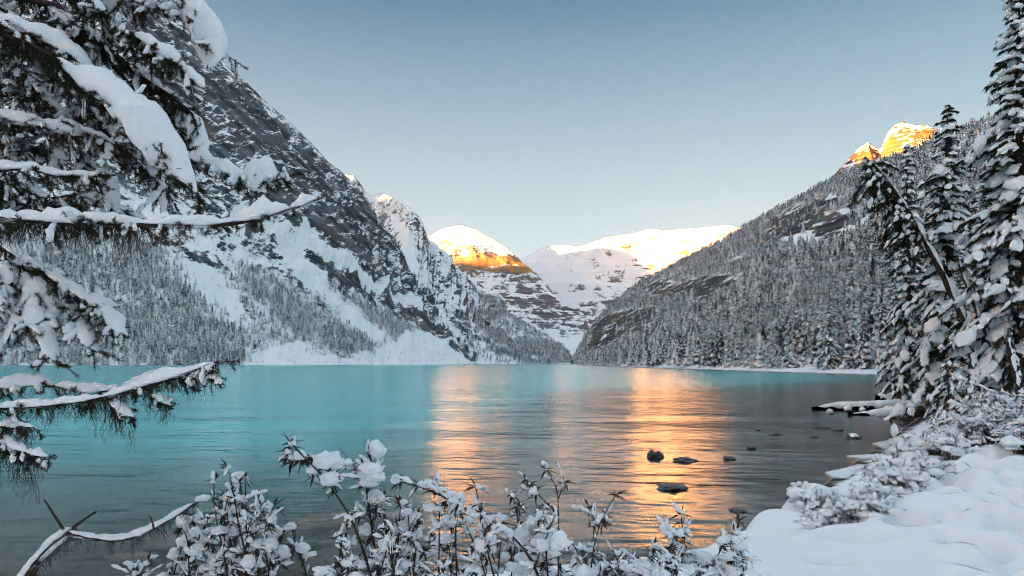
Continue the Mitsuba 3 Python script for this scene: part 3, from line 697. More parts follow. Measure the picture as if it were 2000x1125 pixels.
def wood_fn(p, n, uv):
    g = fbm(p.x * 3, p.y * 14, p.z * 20, 3)
    return mix(C3(0.30, 0.20, 0.13), C3(0.62, 0.46, 0.33), g)
scene['log_wood'] = diffuse(wood_fn)
def log(pts, r0, r1, label, stubs=(), sw=1.7, seed=1):
    rng = np.random.default_rng(seed)
    p = smooth_path([P(*k) for k in pts], 26)
    key = numbered('fallen_log')
    b = MB(); tube(b, p, np.linspace(r0, r1, 26), 10, rng); scene[key + '__trunk'] = ply(b.mesh(), 'log_wood', smooth=50)
    r = np.linspace(r0, r1, 26)
    b = MB(); pad(b, p + [0, 0, 0.5 * r0], 2 * r * sw * 0.7, r * 1.35, rng, 10, 0.18, 0.45); scene[key + '__snow'] = ply(b.mesh(), 'lying_snow', smooth=True)
    for i, (a, e, rr_) in enumerate(stubs):
        q = smooth_path([P(*a), P(*e)], 6); nm = key + '__branch_stub' + (f'_{i:03d}' if i else '')
        b = MB(); tube(b, q, np.linspace(rr_, rr_ * 0.6, 6), 7, rng); scene[nm] = ply(b.mesh(), 'log_wood', smooth=50)
        b = MB(); blob(b, q[-1] + [0, 0, rr_ * 0.4], rr_ * 1.8, rr_ * 1.5, rr_ * 1.6, rng, 2); scene[nm + '__snow'] = ply(b.mesh(), 'lying_snow', smooth=True)
    labels[key] = {'label': label, 'category': 'log', 'group': 'fallen logs at the shore'}
log([(1586, 801, 37.8), (1640, 796, 37.3), (1720, 794, 36.5), (1830, 793, 35.5)], 0.16, 0.24, 'longest snow covered log reaching out over the water', [((1690, 796, 36.5), (1684, 803, 34.6), 0.10), ((1728, 795, 36.4), (1732, 799, 34.8), 0.08)], seed=1)
log([(1660, 814, 34.0), (1700, 811, 33.6), (1760, 808, 33.0), (1840, 803, 32.0)], 0.15, 0.25, 'nearer snow capped log with an upturned snowy end', [((1664, 813, 34.0), (1656, 801, 34.0), 0.13), ((1628, 812, 34.6), (1621, 806, 34.6), 0.09)], seed=2)
log([(1712, 779, 47.0), (1750, 780, 46.0), (1815, 784, 44.0)], 0.3, 0.26, 'log buried under thick snow, farthest of the three', seed=3)

# ------------------------------------------------------------------ leaning trunks among the spruces
def leaning(pts, r0, r1, label, seed, hang=None):
    rng = np.random.default_rng(seed)
    p = smooth_path([P(*k) for k in pts], 30); key = numbered('leaning_tree')
    b = MB(); tube(b, p, np.linspace(r0, r1, 30), 8, rng); scene[key + '__trunk'] = ply(b.mesh(), 'bark', smooth=50)
    r = np.linspace(r0, r1, 30)
    b, g, w = MB(), MB(), MB()
    for a, e in ((0.08, 0.3), (0.3, 0.52), (0.5, 0.76), (0.74, 1.0)):
        q = p[int(a * 29):int(e * 29)]; pad(b, q + [0.0, -0.45 * r0, 0.45 * r0], 2.3 * r[int(a * 29)], r[int(a * 29)] * 1.3, rng, 8, 0.5)
    if hang:
        for k in np.linspace(hang[0], 1.0, hang[1]):
            i = min(int(k * 29), 29)
            l = rng.uniform(0.7, 1.9) * hang[2]
            d = norm(np.array([rng.uniform(-1.0, 0.5), rng.uniform(-0.8, 0.8), rng.uniform(-1.2, 0.15)]))
            s = np.linspace(0, 1, 9)[:, None]
            q = p[i] + d * l * s + np.array([0, 0, -0.55]) * l * s ** 2
            tube(w, q, np.linspace(0.03, 0.008, 9), 4)
            n = int(190 * l); kk = rng.random(n); j = np.clip((kk * 8).astype(int), 0, 7); fr = (kk * 8 - j)[:, None]
            root = q[j] * (1 - fr) + q[j + 1] * fr
            tip = root + norm(rng.normal(size=(n, 3)) * [1, 1, 0.5] + [0, 0, -0.8]) * rng.uniform(0.08, 0.30, (n, 1))
            blades(g, root, tip, 0.055, rng)
            for j0 in (1, 4, 6):
                if rng.random() < 0.8: pad(b, q[j0:j0 + 3] + [0, 0, 0.03], 0.2, 0.10, rng, 7, 0.5)
        scene[key + '__branch'] = ply(w.mesh(), 'bark', smooth=True); scene[key + '__needles'] = ply(g.mesh(), 'needles')
        labels[key + '__needles'] = labels[key + '__branch'] = {'kind': 'stuff'}
    scene[key + '__snow'] = ply(b.mesh(), 'lying_snow', smooth=True); labels[key + '__snow'] = {'kind': 'stuff'}
    labels[key] = {'label': label, 'category': 'tree'}
leaning([(1945, 800, 25.0), (1890, 640, 26.0), (1820, 495, 27.0), (1760, 395, 27.8), (1715, 335, 28.2), (1688, 308, 28.5)], 0.20, 0.06, 'spruce leaning steeply left over the lake, its dark crown hanging down', 21, (0.66, 80, 0.75))
leaning([(1972, 785, 24.0), (1930, 660, 24.5), (1890, 560, 25.0), (1868, 500, 25.4)], 0.13, 0.05, 'thinner bare trunk leaning left, right of the leaning spruce', 22)
leaning([(1930, 805, 23.5), (1912, 745, 23.7), (1896, 690, 24.0)], 0.12, 0.09, 'short dark leaning trunk behind the buried firs', 23)
leaning([(2003, 800, 22.0), (1988, 745, 22.2), (1970, 660, 22.5)], 0.14, 0.10, 'dark trunk leaning at the right edge beside the tallest spruce', 24)

# ------------------------------------------------------------------ young firs and bushes buried in snow along the bank
kind_of('young_fir_kind', 5.0, 501, 2.2, 0.62, 5, 0, droop=1.25, shape=0.6, low=0.10)
kind_of('young_fir_kind_b', 5.0, 502, 1.8, 0.70, 5, 0, droop=1.5, shape=0.55, low=0.08)
def bush(name, seed, n_twigs, fine):
    """a low bush one metre tall: bent twigs under lumps of snow"""
    rng = np.random.default_rng(seed)
    w, s, l = MB(), MB(), MB()
    for i in range(n_twigs):
        az = rng.random() * 6.28; reach = rng.uniform(0.15, 0.75); top = rng.uniform(0.45, 1.0) * (1.1 - 0.55 * reach)
        k = np.linspace(0, 1, 9)
        d = np.array([math.cos(az), math.sin(az), 0])
        p = d * (0.12 + reach * k ** 1.2)[:, None]
        p[:, 2] = top * np.sin(k * rng.uniform(1.5, 2.3)) 
        p += rng.normal(size=3) * [0.06, 0.06, 0] + (rng.normal(size=(9, 3)) * 0.012)
        tube(w, p, np.linspace(0.014, 0.004, 9), 4)
        for _ in range(3 if fine else 2):
            j = rng.integers(3, 8); e = p[j] + rng.normal(size=3) * [0.14, 0.14, 0.10]
            q = np.linspace(p[j], e, 5); tube(w, q, np.linspace(0.006, 0.002, 5), 3)
            if rng.random() < (0.75 if fine else 0.4): pad(s, q + [0, 0, 0.01], 0.05 if fine else 0.1, 0.035 if fine else 0.07, rng, 6, 0.5)
            m = 9; root = q[rng.integers(1, 5, m)]
            blades(l, root, root + norm(rng.normal(size=(m, 3)) + [0, 0, -0.8]) * rng.uniform(0.05, 0.1, (m, 1)), 0.02, rng)
        if rng.random() < (0.5 if fine else 0.35):
            pad(s, p[4:] + [0, 0, 0.015], (0.07 if fine else 0.17) * rng.uniform(0.7, 1.3), (0.045 if fine else 0.11) * rng.uniform(0.7, 1.4), rng, 7, 0.5)
    for i in range(5 if fine else 7):
        c = np.append(rng.normal(size=2) * 0.26, rng.uniform(0.1, 0.75)); blob(s, c, *(rng.uniform(0.13, 0.33, 3) * [1, 1, 0.75]), rng, 2, 0.5, 0.35)
    scene[name] = {'type': 'shapegroup', 'stems': ply(w.mesh(), 'bark', smooth=True), 'leaves': ply(l.mesh(), 'dry_leaf'), 'snow': ply(s.mesh(), 'lying_snow', smooth=True)}
scene['dry_leaf'] = {'type': 'twosided', 'bsdf': {'type': 'diffuse', 'reflectance': proc(lambda p, n, uv: mix(C3(0.02, 0.019, 0.02), C3(0.09, 0.07, 0.06), fbm(p.x * 21, p.y * 21, p.z * 21, 2)))}}
for i in range(3): bush(f'bush_kind_{i}', 520 + i, 34, False)
for i in range(2): bush(f'brush_kind_{i}', 530 + i, 60, True)
rng = np.random.default_rng(31)
for u, v, top, kind, wide, label in (
        (1852, 832, 690, 'young_fir_kind', 0.95, 'young fir bowed under big pillows of snow, in front of the pointed spruce'),
        (1822, 868, 790, 'young_fir_kind_b', 0.85, 'low fir nearly buried in snow, at the end of the logs'),
        (1893, 830, 715, 'young_fir_kind_b', 0.9, 'young snow laden fir beside the short leaning trunk'),
        (1832, 800, 676, 'young_fir_kind', 0.75, 'slender young fir at the bay, left of the bowed fir'),
        (1842, 872, 805, 'young_fir_kind', 1.3, 'small squat fir buried in snow, just right of the low fir')):
    p = on_ground(u, v); h = (v - top) * p[1] / F
    plant(kind, p[0], p[1], p[2] - 0.15, h / 5.0, rng.uniform(0, 360), label, 'young firs buried in snow', wide=wide, name='young_fir', cat='fir')
for u, v, hpx, kind, label in (
        (1745, 948, 75, 0, 'snow heaped bush beside the pale pointed ice sheet'), (1790, 915, 80, 1, 'snow heaped bush right of the thin strip of ice'), (1700, 985, 60, 2, 'snow heaped bush on the bank below the ice sheet'),
        (1640, 1010, 55, 1, 'snow heaped bush, third along the bank from the left'), (1600, 1030, 50, 0, 'leftmost bush of the bank, half under snow'), (1668, 1012, 62, 0, 'snow heaped bush between the bank and the dark water'),
        (1830, 900, 66, 2, 'snow heaped bush in front of the buried firs'), (1770, 960, 60, 2, 'low white bush on the crest of the bank'), (1720, 1000, 45, 1, 'smallest white bush on the crest of the bank'), (1865, 892, 58, 0, 'white bush at the head of the trodden path'),
        (1818, 930, 52, 1, 'white bush on the path\'s lake side'), (1583, 1000, 62, 2, 'thin bush with a snowy upright dead stem near the water')):
    p = on_ground(u, v); h = hpx * p[1] / F
    key = plant(f'bush_kind_{kind}', p[0], p[1], p[2] - 0.05, h, rng.uniform(0, 360), label, 'snow heaped bushes on the bank', wide=1.15, name='snowy_bush', cat='bush')
for u, v, hpx, kind, label in (
        (1905, 872, 70, 0, 'frosted thicket left of the trodden path\'s end'), (1945, 862, 75, 1, 'frosted twiggy thicket under the leaning trunks'), (1985, 855, 80, 0, 'frosted twiggy thicket at the right edge'), (1925, 832, 70, 1, 'frosted thicket at the foot of the short leaning trunk'),
        (1968, 828, 75, 0, 'frosted thicket behind the others at the right'), (1885, 850, 50, 1, 'low frosted thicket beside the bowed fir'), (2000, 880, 60, 1, 'low frosted thicket cut by the right edge')):
    p = on_ground(u, v); h = hpx * p[1] / F
    plant(f'brush_kind_{kind}', p[0], p[1], p[2] - 0.05, h, rng.uniform(0, 360), label, 'frosted thickets under the spruces', wide=1.2, name='thicket', cat='bush')

# ------------------------------------------------------------------ the spruce whose boughs hang in from the left
def twig_set(green, wood, snow, p, rng, k0, k1, n, lmin, lmax, dens, down=0.7, snowy=0.4, fwd=0.4, pw=0.022, curl=0.15):
    """side twigs with needles along the bough p"""
    m = len(p); t, a, b = frames(p)
    for _ in range(n):
        k = rng.uniform(k0, k1) * (m - 1); i = min(int(k), m - 2); root = p[i] + (p[i + 1] - p[i]) * (k - i)
        l = rng.uniform(lmin, lmax)
        d = norm(t[i] * rng.uniform(0, fwd * 2) + a[i] * rng.normal() * 0.8 + np.array([0, 0, -1.0]) * rng.uniform(-0.25, 1.3) * down + np.array([0, rng.normal() * 0.4, 0]))
        s = np.linspace(0, 1, 7)[:, None]
        q = root + d * l * s + rng.normal(size=3) * curl * l * s ** 2 + np.array([0, 0, -0.12]) * l * s ** 2
        tube(wood, q, np.linspace(0.0028, 0.0012, 7), 4)
        def need(q, l):
            c = int(dens * l); kk = rng.random(c) * 6; j = np.minimum(kk.astype(int), 5); f = (kk - j)[:, None]
            r = q[j] * (1 - f) + q[j + 1] * f; tt = norm(q[j + 1] - q[j])
            e = norm(rng.normal(size=(c, 3))); e = norm(e - (e * tt).sum(1, keepdims=True) * tt * 0.7 + tt * 0.55)
            blades(green, r, r + e * rng.uniform(0.011, 0.021, (c, 1)), 0.0030, rng)
        need(q, l)
        for _ in range(2):
            j = rng.integers(1, 5); l2 = l * rng.uniform(0.3, 0.55)
            d2 = norm(d + rng.normal(size=3) * 0.6 + [0, 0, -0.25]); q2 = q[j] + d2 * l2 * s
            tube(wood, q2, np.linspace(0.002, 0.001, 7), 3); need(q2, l2)
            if rng.random() < snowy * 0.6: pad(snow, q2 + [0, 0, 0.003], pw * 0.8, pw * 0.5, rng, 7, 0.5)
        if rng.random() < snowy: pad(snow, q + [0, 0, 0.004], pw * rng.uniform(0.8, 1.7), pw * rng.uniform(0.5, 1.0), rng, 8, 0.5, 0.4)
def lichen_set(mb, p, rng, k0, k1, n, lmin, lmax):
    m = len(p)
    for _ in range(n):
        k = rng.uniform(k0, k1) * (m - 1); i = min(int(k), m - 2); root = p[i] + (p[i + 1] - p[i]) * (k - i)
        l = rng.uniform(lmin, lmax) * rng.choice([0.4, 0.7, 1.0])
        s = np.linspace(0, 1, 7)[:, None]
        q = root + np.array([0, 0, -1.0]) * l * s + rng.normal(size=3) * [0.09, 0.09, 0] * l * s + np.cumsum(rng.normal(size=(7, 3)) * [0.05, 0.05, 0] * l, 0)
        for _ in range(3): tube(mb, q + np.cumsum(rng.normal(size=(7, 3)) * [0.004, 0.004, 0.0], 0), np.linspace(0.0013, 0.0005, 7), 3)
scene['lichen'] = {'type': 'twosided', 'bsdf': {'type': 'diffuse', 'reflectance': proc(lambda p, n, uv: mix(C3(0.022, 0.02, 0.016), C3(0.07, 0.06, 0.045), fbm(p.x * 40, p.y * 40, p.z * 8, 2)))}}
TRUNK_X, TRUNK_Y = -3.6, 3.4
zz = np.linspace(0.2, 9, 30)
b = MB(); tube(b, np.stack([TRUNK_X + 0.03 * np.sin(zz), TRUNK_Y + 0.0 * zz, zz], 1), 0.17 * (1 - zz / 11), 14, np.random.default_rng(8))
scene['spruce_tree__trunk'] = ply(b.mesh(), 'bark', smooth=50)
labels['spruce_tree'] = {'label': 'near spruce at the left whose snowy lichen hung boughs reach over the lake', 'category': 'spruce'}
BOUGHS = [0]
def bough(px, d0, d1, r0, r1, pads=(), twigs=(), lichen=(), seed=0, join=True, n=40):
    """one bough through the photo pixels px at depths d0 to d1; pads: (from, to, width px, height px), twigs: (from, to, how many, length px, snowy, down), lichen: (from, to, how many, length px)"""
    rng = np.random.default_rng(700 + seed)
    d = np.linspace(d0, d1, len(px)); q = [P(u, v, e) for (u, v), e in zip(px, d)]
    m = d0 / F
    p = smooth_path(q, n)
    key = 'spruce_tree__branch' + (f'_{BOUGHS[0]:03d}' if BOUGHS[0] else ''); BOUGHS[0] += 1
    w, g, s, li = MB(), MB(), MB(), MB()
    if join:
        st = np.array([TRUNK_X, TRUNK_Y, q[0][2] + 0.12]); ex = smooth_path([st, (st * 0.35 + q[0] * 0.65) + [0, 0, 0.05], q[0]], 10)
        tube(w, np.vstack([ex[:-1], p]), np.concatenate([np.linspace(r0 * m * 2.4, r0 * m, 9), np.linspace(r0 * m, r1 * m, n)]), 7, rng)
    else: tube(w, p, np.linspace(r0 * m, r1 * m, n), 7, rng)
    for k0, k1, wd, hh in pads:
        i0, i1 = int(k0 * (n - 1)), int(k1 * (n - 1)) + 1
        seg = smooth_path(p[i0:i1], max(14, int(60 * (k1 - k0))))
        ws = np.interp(np.linspace(0, 1, len(seg)), np.linspace(0, 1, len(np.atleast_1d(wd))), np.atleast_1d(wd)) * m
        hs = np.interp(np.linspace(0, 1, len(seg)), np.linspace(0, 1, len(np.atleast_1d(hh))), np.atleast_1d(hh)) * m
        pad(s, seg + [0, 0, (r0 + r1) * 0.5 * m * 0.8], ws, hs, rng, 14, 0.28, 0.35 if np.max(hh) > 30 else 0.12)
    for k0, k1, c, l, sn, dn in twigs: twig_set(g, w, s, p, rng, k0, k1, c, l * 0.5 * m, l * 1.2 * m, 1000, dn, sn, pw=9 * m)
    for k0, k1, c, l in lichen: lichen_set(li, p - [0, 0, r1 * m], rng, k0, k1, c, l * 0.35 * m, l * m)
    scene[key] = ply(w.mesh(), 'bark', smooth=True)
    for nm, mb, mt, sm in (('needles', g, 'needles', False), ('snow', s, 'lying_snow', True), ('lichen', li, 'lichen', True)):
        if not mb.empty():
            scene[key + '__' + nm] = ply(mb.mesh(), mt, smooth=sm); labels[key + '__' + nm] = {'kind': 'stuff'}
bough([(-80, 25), (0, 49), (80, 80), (129, 102), (164, 124), (185, 160), (195, 200)], 3.1, 2.95, 7, 3, [(0.05, 0.97, [24, 30, 34, 30, 26], [16, 22, 24, 22, 18])], [(0.05, 1, 60, 55, 0.35, 1.0)], [(0, 1, 14, 60)], 1)
bough([(-80, 60), (20, 75), (95, 105), (150, 150), (205, 182), (250, 222), (300, 278), (345, 325), (375, 362), (390, 395)], 2.85, 2.7, 6, 2, [(0.34, 0.99, [16, 34, 62, 84, 92, 88, 74, 40], [12, 24, 44, 58, 64, 60, 50, 26])], [(0.1, 1, 110, 62, 0.05, 1.3), (0.75, 1, 22, 36, 0.0, 1.0)], [(0.1, 0.9, 20, 60)], 2)
bough([(40, -60), (150, -25), (250, -5), (330, 12), (385, 40), (412, 95), (405, 135)], 3.3, 3.15, 6, 2, [(0.68, 1.0, [40, 62, 66, 48], [34, 52, 50, 30]), (0.2, 0.62, [40, 54, 40], [24, 36, 30])], [(0.1, 0.92, 80, 60, 0.3, 0.9)], [(0.2, 0.8, 10, 50)], 3)
bough([(70, -40), (160, 0), (230, 48), (300, 98), (350, 128), (372, 150)], 3.05, 2.95, 5, 2, [(0.62, 0.98, [24, 34, 26], [16, 24, 18]), (0.2, 0.45, [26, 34, 24], [16, 24, 16])], [(0.1, 1, 90, 58, 0.22, 0.9)], [(0.1, 0.9, 12, 55)], 4)
bough([(110, 10), (190, 75), (260, 135), (330, 185), (378, 225)], 3.2, 3.1, 5, 2, [(0.55, 0.8, [22, 28, 20], [14, 18, 12])], [(0.1, 1, 100, 58, 0.2, 0.9)], [(0.1, 0.9, 12, 50)], 5)
bough([(230, 140), (300, 205), (360, 245), (392, 280), (398, 300)], 3.2, 3.1, 4, 2, [(0.55, 1.0, [22, 40, 44, 30], [18, 34, 36, 22])], [(0.1, 0.95, 50, 48, 0.25, 0.9)], [], 6, join=False)
bough([(-60, 224), (0, 233), (60, 244), (111, 255), (165, 266), (209, 277), (231, 290)], 3.05, 2.95, 6, 3, [(0.1, 0.98, [20, 24, 26, 24, 18], [14, 18, 20, 18, 12])], [(0.05, 1, 80, 52, 0.3, 1.1)], [(0, 1, 24, 60)], 7)
bough([(-60, 322), (0, 331), (53, 330), (111, 343), (170, 345), (224, 342)], 2.9, 2.8, 4, 1.5, [(0.1, 0.96, [14, 20, 14, 18, 12], [10, 16, 10, 13, 8])], [(0.1, 0.95, 34, 40, 0.25, 1.0)], [(0, 1, 16, 50)], 8)
bough([(-70, 345), (0, 352), (50, 368), (95, 388), (150, 380), (195, 372), (215, 392), (218, 415)], 3.1, 3.0, 4, 2, [(0.2, 0.55, [20, 28, 20], [14, 22, 14]), (0.7, 1.0, [22, 40, 42, 26], [18, 34, 34, 18])], [(0.1, 1, 70, 50, 0.35, 1.0)], [(0, 1, 14, 50)], 9)
bough([(-80, 420), (0, 427), (100, 434), (220, 438), (300, 440), (400, 442), (480, 432), (560, 412), (600, 399), (637, 384)], 2.6, 2.45, 8, 2.2, [(0.08, 0.52, [18, 22, 26, 22, 24, 20], [16, 20, 24, 18, 22, 18]), (0.5, 0.78, [16, 20, 22, 20, 14], [10, 14, 16, 15, 9]), (0.76, 0.9, [18, 28, 18], [12, 27, 12]), (0.9, 0.99, [12, 18, 10], [9, 17, 8])], [(0.05, 0.6, 44, 44, 0.2, 1.3), (0.6, 0.98, 10, 30, 0.1, 0.9)], [(0.02, 0.5, 150, 95), (0.5, 0.8, 26, 40)], 10)
bough([(300, 285), (350, 305), (385, 314), (430, 330), (480, 350), (520, 352), (556, 346)], 3.1, 3.0, 4, 2, [(0.28, 0.52, [24, 30, 24], [18, 26, 18]), (0.45, 0.74, [26, 36, 32], [18, 28, 22]), (0.7, 0.98, [28, 38, 34, 22], [20, 34, 32, 18])], [(0.1, 0.8, 50, 34, 0.2, 1.0), (0.8, 1.0, 22, 30, 0.2, 0.5)], [(0.2, 0.9, 8, 35)], 11, join=False)
bough([(-50, 462), (0, 480), (60, 518), (130, 560), (185, 600), (226, 640)], 2.8, 2.65, 6, 2, [(0.15, 0.5, [16, 22, 16], [10, 15, 10]), (0.5, 0.85, [20, 28, 20], [12, 18, 12])], [(0.05, 1, 60, 48, 0.35, 1.1)], [(0.0, 0.6, 40, 70)], 12)
for i, px in enumerate(([(40, 505), (48, 570), (22, 635), (-5, 690)], [(90, 540), (96, 600), (92, 650), (108, 706)], [(120, 555), (158, 605), (172, 655), (192, 688)], [(155, 578), (204, 606), (236, 652)], [(70, 525), (70, 590), (55, 640)], [(10, 490), (5, 560), (-20, 620)])):
    bough(px, 2.75, 2.65, 2.6, 1.2, [(0.2, 0.6, [20, 38, 30], [12, 22, 16]), (0.55, 1.0, [24, 40, 38, 22], [14, 24, 22, 12])], [(0.1, 1, 24, 40, 0.5, 0.8)], [], 13 + i, join=False)
bough([(-60, 802), (0, 798), (120, 790), (200, 777), (300, 748), (370, 727), (426, 706)], 2.6, 2.45, 5, 1.6, [(0.08, 0.55, [14, 18, 18, 16], [10, 13, 13, 11]), (0.53, 0.98, [14, 18, 20, 14], [10, 14, 16, 8])], [(0.1, 1, 30, 34, 0.25, 1.1)], [(0.0, 1.0, 130, 55), (0.45, 0.6, 14, 110)], 20)
bough([(-60, 752), (0, 757), (60, 752), (120, 756), (180, 765), (240, 758), (300, 738), (345, 722)], 2.75, 2.65, 4, 1.6, [(0.1, 0.42, [20, 28, 34, 26], [12, 18, 22, 14]), (0.42, 0.72, [20, 26, 22], [10, 14, 12]), (0.72, 0.98, [18, 26, 24, 14], [10, 16, 15, 8])], [(0.1, 1, 26, 34, 0.3, 0.9)], [(0.0, 1.0, 70, 50)], 21)
bough([(330, 742), (380, 738), (415, 738), (434, 746)], 2.5, 2.45, 2.2, 1.2, [(0.3, 1.0, [12, 20, 16], [8, 14, 10])], [(0.1, 1, 14, 26, 0.3, 1.0)], [(0, 1, 20, 45)], 22, join=False)
bough([(205, 777), (225, 792), (245, 806), (262, 815)], 2.55, 2.5, 2.0, 1.0, [(0.1, 1.0, [10, 20, 14], [6, 12, 8])], [(0.2, 1, 8, 24, 0.2, 1.0)], [(0, 1, 26, 70)], 23, join=False)
bough([(290, 770), (310, 782), (335, 792)], 2.5, 2.5, 1.8, 1.0, [(0.1, 1.0, [10, 18, 12], [6, 11, 7])], [(0.2, 1, 8, 24, 0.2, 1.0)], [(0, 1, 14, 50)], 24, join=False)
bough([(-60, 828), (0, 832), (30, 831), (66, 836)], 2.6, 2.55, 3, 1.2, [(0.2, 1.0, [10, 16, 10], [8, 12, 7])], [(0.1, 1, 14, 30, 0.3, 1.1)], [(0.1, 1, 40, 60)], 25)
bough([(-60, 842), (-10, 855), (25, 872), (60, 886), (95, 893)], 2.6, 2.5, 3, 1.2, [(0.2, 0.75, [14, 22, 18], [10, 16, 12]), (0.72, 1.0, [12, 18, 10], [7, 11, 6])], [(0.1, 1, 40, 32, 0.35, 1.1)], [(0.1, 0.8, 60, 110)], 26)
for i, px in enumerate(([(-60, -20), (20, 30), (60, 90)], [(-60, 100), (30, 130), (90, 190), (120, 225)], [(-50, 160), (40, 180), (110, 215), (150, 240)], [(-50, 270), (40, 285), (120, 310), (180, 320)], [(100, 150), (160, 200), (210, 250), (240, 300)],
                            [(-60, 390), (20, 395), (80, 405), (150, 400)], [(180, 230), (240, 290), (290, 330), (330, 380)], [(20, -40), (100, 20), (150, 60)])):
    bough(px, 3.3, 3.2, 4, 1.6, [(0.2, 0.5, [16, 24, 16], [10, 16, 10]), (0.55, 0.95, [16, 26, 16], [10, 18, 10])], [(0.05, 1, 70, 52, 0.35, 1.0)], [(0, 1, 16, 55)], 30 + i, join=px[0][0] < 0)

# ------------------------------------------------------------------ the broken branch at the lower left
def bare_branch(name, label, cat, parts, d):
    rng = np.random.default_rng(61); key = numbered(name); s, li = MB(), MB()
    for i, (px, r0, r1, wd, hh, hang) in enumerate(parts):
        p = smooth_path([P(u, v, d) + [0, 0.02 * j, 0] for j, (u, v) in enumerate(px)], 24); m = d / F
        b = MB(); tube(b, p, np.linspace(r0 * m, r1 * m, 24), 7, rng)
        scene[key + '__branch' + (f'_{i:03d}' if i else '')] = ply(b.mesh(), 'bark', smooth=True)
        if wd: pad(s, p[:-1] + [0, 0, r0 * m * 0.8], wd * m, hh * m, rng, 12, 0.25, 0.3)
        if hang: lichen_set(li, p, rng, 0, 1, hang, 15 * m, 50 * m)
    scene[key + '__snow'] = ply(s.mesh(), 'lying_snow', smooth=True); scene[key + '__lichen'] = ply(li.mesh(), 'lichen', smooth=True)
    labels[key + '__snow'] = labels[key + '__lichen'] = {'kind': 'stuff'}
    labels[key] = {'label': label, 'category': cat}
bare_branch('broken_branch', 'snow lined broken branch sticking up in the lower left corner', 'branch',
            [([(-10, 1200), (45, 1128), (90, 1072), (132, 1042)], 13, 7, 20, 15, 90), ([(130, 1042), (165, 1052), (210, 1060), (250, 1054), (290, 1036), (330, 1012), (364, 991)], 5, 1.8, 11, 9, 60),
             ([(124, 1034), (100, 1008), (75, 980)], 3, 1.6, 0, 0, 0), ([(142, 1032), (160, 1016), (178, 1003)], 3, 1.8, 0, 0, 0), ([(300, 1032), (292, 1018), (283, 1012)], 2, 1.2, 0, 0, 0)], 3.1)

# ------------------------------------------------------------------ snow covered willows along the bottom
def leaf(mb, p, d, l, w, rng):
    """a narrow folded leaf"""
    s = norm(np.cross(d, [0.1, 0.3, 1.0])) * w * 0.5; up = np.array([0, 0, 1.0]) * w * 0.25
    a, e = p, p + d * l + np.array([0, 0, -0.15]) * l; m1 = p + d * l * 0.4 + [0, 0, -0.02 * l]; 
    mb.add([a, m1 + s + up, m1 - up * 0.5, m1 - s + up, e], [[0, 1, 2], [0, 2, 3], [1, 4, 2], [2, 4, 3]])
def willow(label, stems, d, seed, spread=0.25, loads=1.0):
    rng = np.random.default_rng(seed); key = numbered('willow_shrub'); m = d / F
    lv, s = MB(), MB()
    for i, (px, r0, k0, nodes, size) in enumerate(stems):
        dd = d + rng.normal() * spread
        p = smooth_path([P(u, v, dd) + [0, rng.normal() * 0.02, 0] for u, v in px], 26)
        b = MB(); tube(b, p, np.linspace(r0 * m, 0.9 * m, 26), 6)
        scene[key + '__stem' + (f'_{i:03d}' if i else '')] = ply(b.mesh(), 'bark', smooth=True)
        t, a, _ = frames(p)
        fine = MB()
        for _ in range(7 if nodes > 3 else 2):
            j = int(rng.uniform(max(k0 - 0.1, 0.1), 0.97) * 25); l = rng.uniform(22, 62) * m
            q = p[j] + norm(t[j] * 0.8 + a[j] * rng.normal() * 0.9 + [0, rng.normal() * 0.5, rng.uniform(-0.1, 0.5)]) * l * np.linspace(0, 1, 7)[:, None] + np.array([0, 0, -0.18]) * l * np.linspace(0, 1, 7)[:, None] ** 2
            tube(fine, q, np.linspace(0.9 * m, 0.4 * m, 7), 4)
            if rng.random() < 0.6: pad(s, q[1:] + [0, 0, 1.2 * m], rng.uniform(3, 6) * m, rng.uniform(2.5, 5) * m, rng, 7, 0.5, 0.3)
        if not fine.empty(): scene[key + '__stem' + (f'_{i:03d}' if i else '') + '__twigs'] = ply(fine.mesh(), 'bark', smooth=True); labels[key + '__stem' + (f'_{i:03d}' if i else '') + '__twigs'] = {'kind': 'stuff'}
        for k in np.linspace(k0, 1.0, nodes):
            j = min(int(k * 25), 25); c = p[j]; z = size * rng.uniform(0.6, 1.35)
            if nodes > 3 and k < 0.99: c = c + a[j] * rng.normal() * z * 0.7 * m + np.array([0, rng.normal() * z * 0.5 * m, 0])
            n = int(rng.integers(5, 11))
            for _ in range(n):
                e = norm(t[j] * rng.uniform(0.0, 0.9) + rng.normal(size=3) * [0.8, 0.8, 0.45] + [0, 0, rng.uniform(-1.0, 0.5)])
                l = rng.uniform(16, 32) * m
                leaf(lv, c, e, l, rng.uniform(4.5, 7.5) * m, rng)
                if rng.random() < 0.2 * loads:
                    q = c + e * (l * np.linspace(0.0, 0.95, 6))[:, None] + np.array([0, 0, 2.0 * m]); pad(s, q, np.linspace(1.5, 0.6, 6) * rng.uniform(6, 10) * m, rng.uniform(4, 7) * m, rng, 7, 0.35)
            for _ in range(2):
              if rng.random() < 0.55 * loads:
                z = size * rng.choice([0.45, 0.6, 0.8, 1.15])
                blob(s, c + rng.normal(size=3) * [0.5 * z * m, 0.5 * z * m, 0.25 * z * m] + [0, 0, z * 0.25 * m], z * m * rng.uniform(0.5, 0.9), z * m * rng.uniform(0.5, 0.9), z * m * rng.uniform(0.45, 0.8), rng, 2, 0.62, 0.7)
    scene[key + '__leaves'] = ply(lv.mesh(), 'dry_leaf'); labels[key + '__leaves'] = {'kind': 'stuff'}
    scene[key + '__snow'] = ply(s.mesh(), 'lying_snow', smooth=True); labels[key + '__snow'] = {'kind': 'stuff'}
    labels[key] = {'label': label, 'category': 'shrub', 'group': 'snow covered willow shrubs along the bottom'}
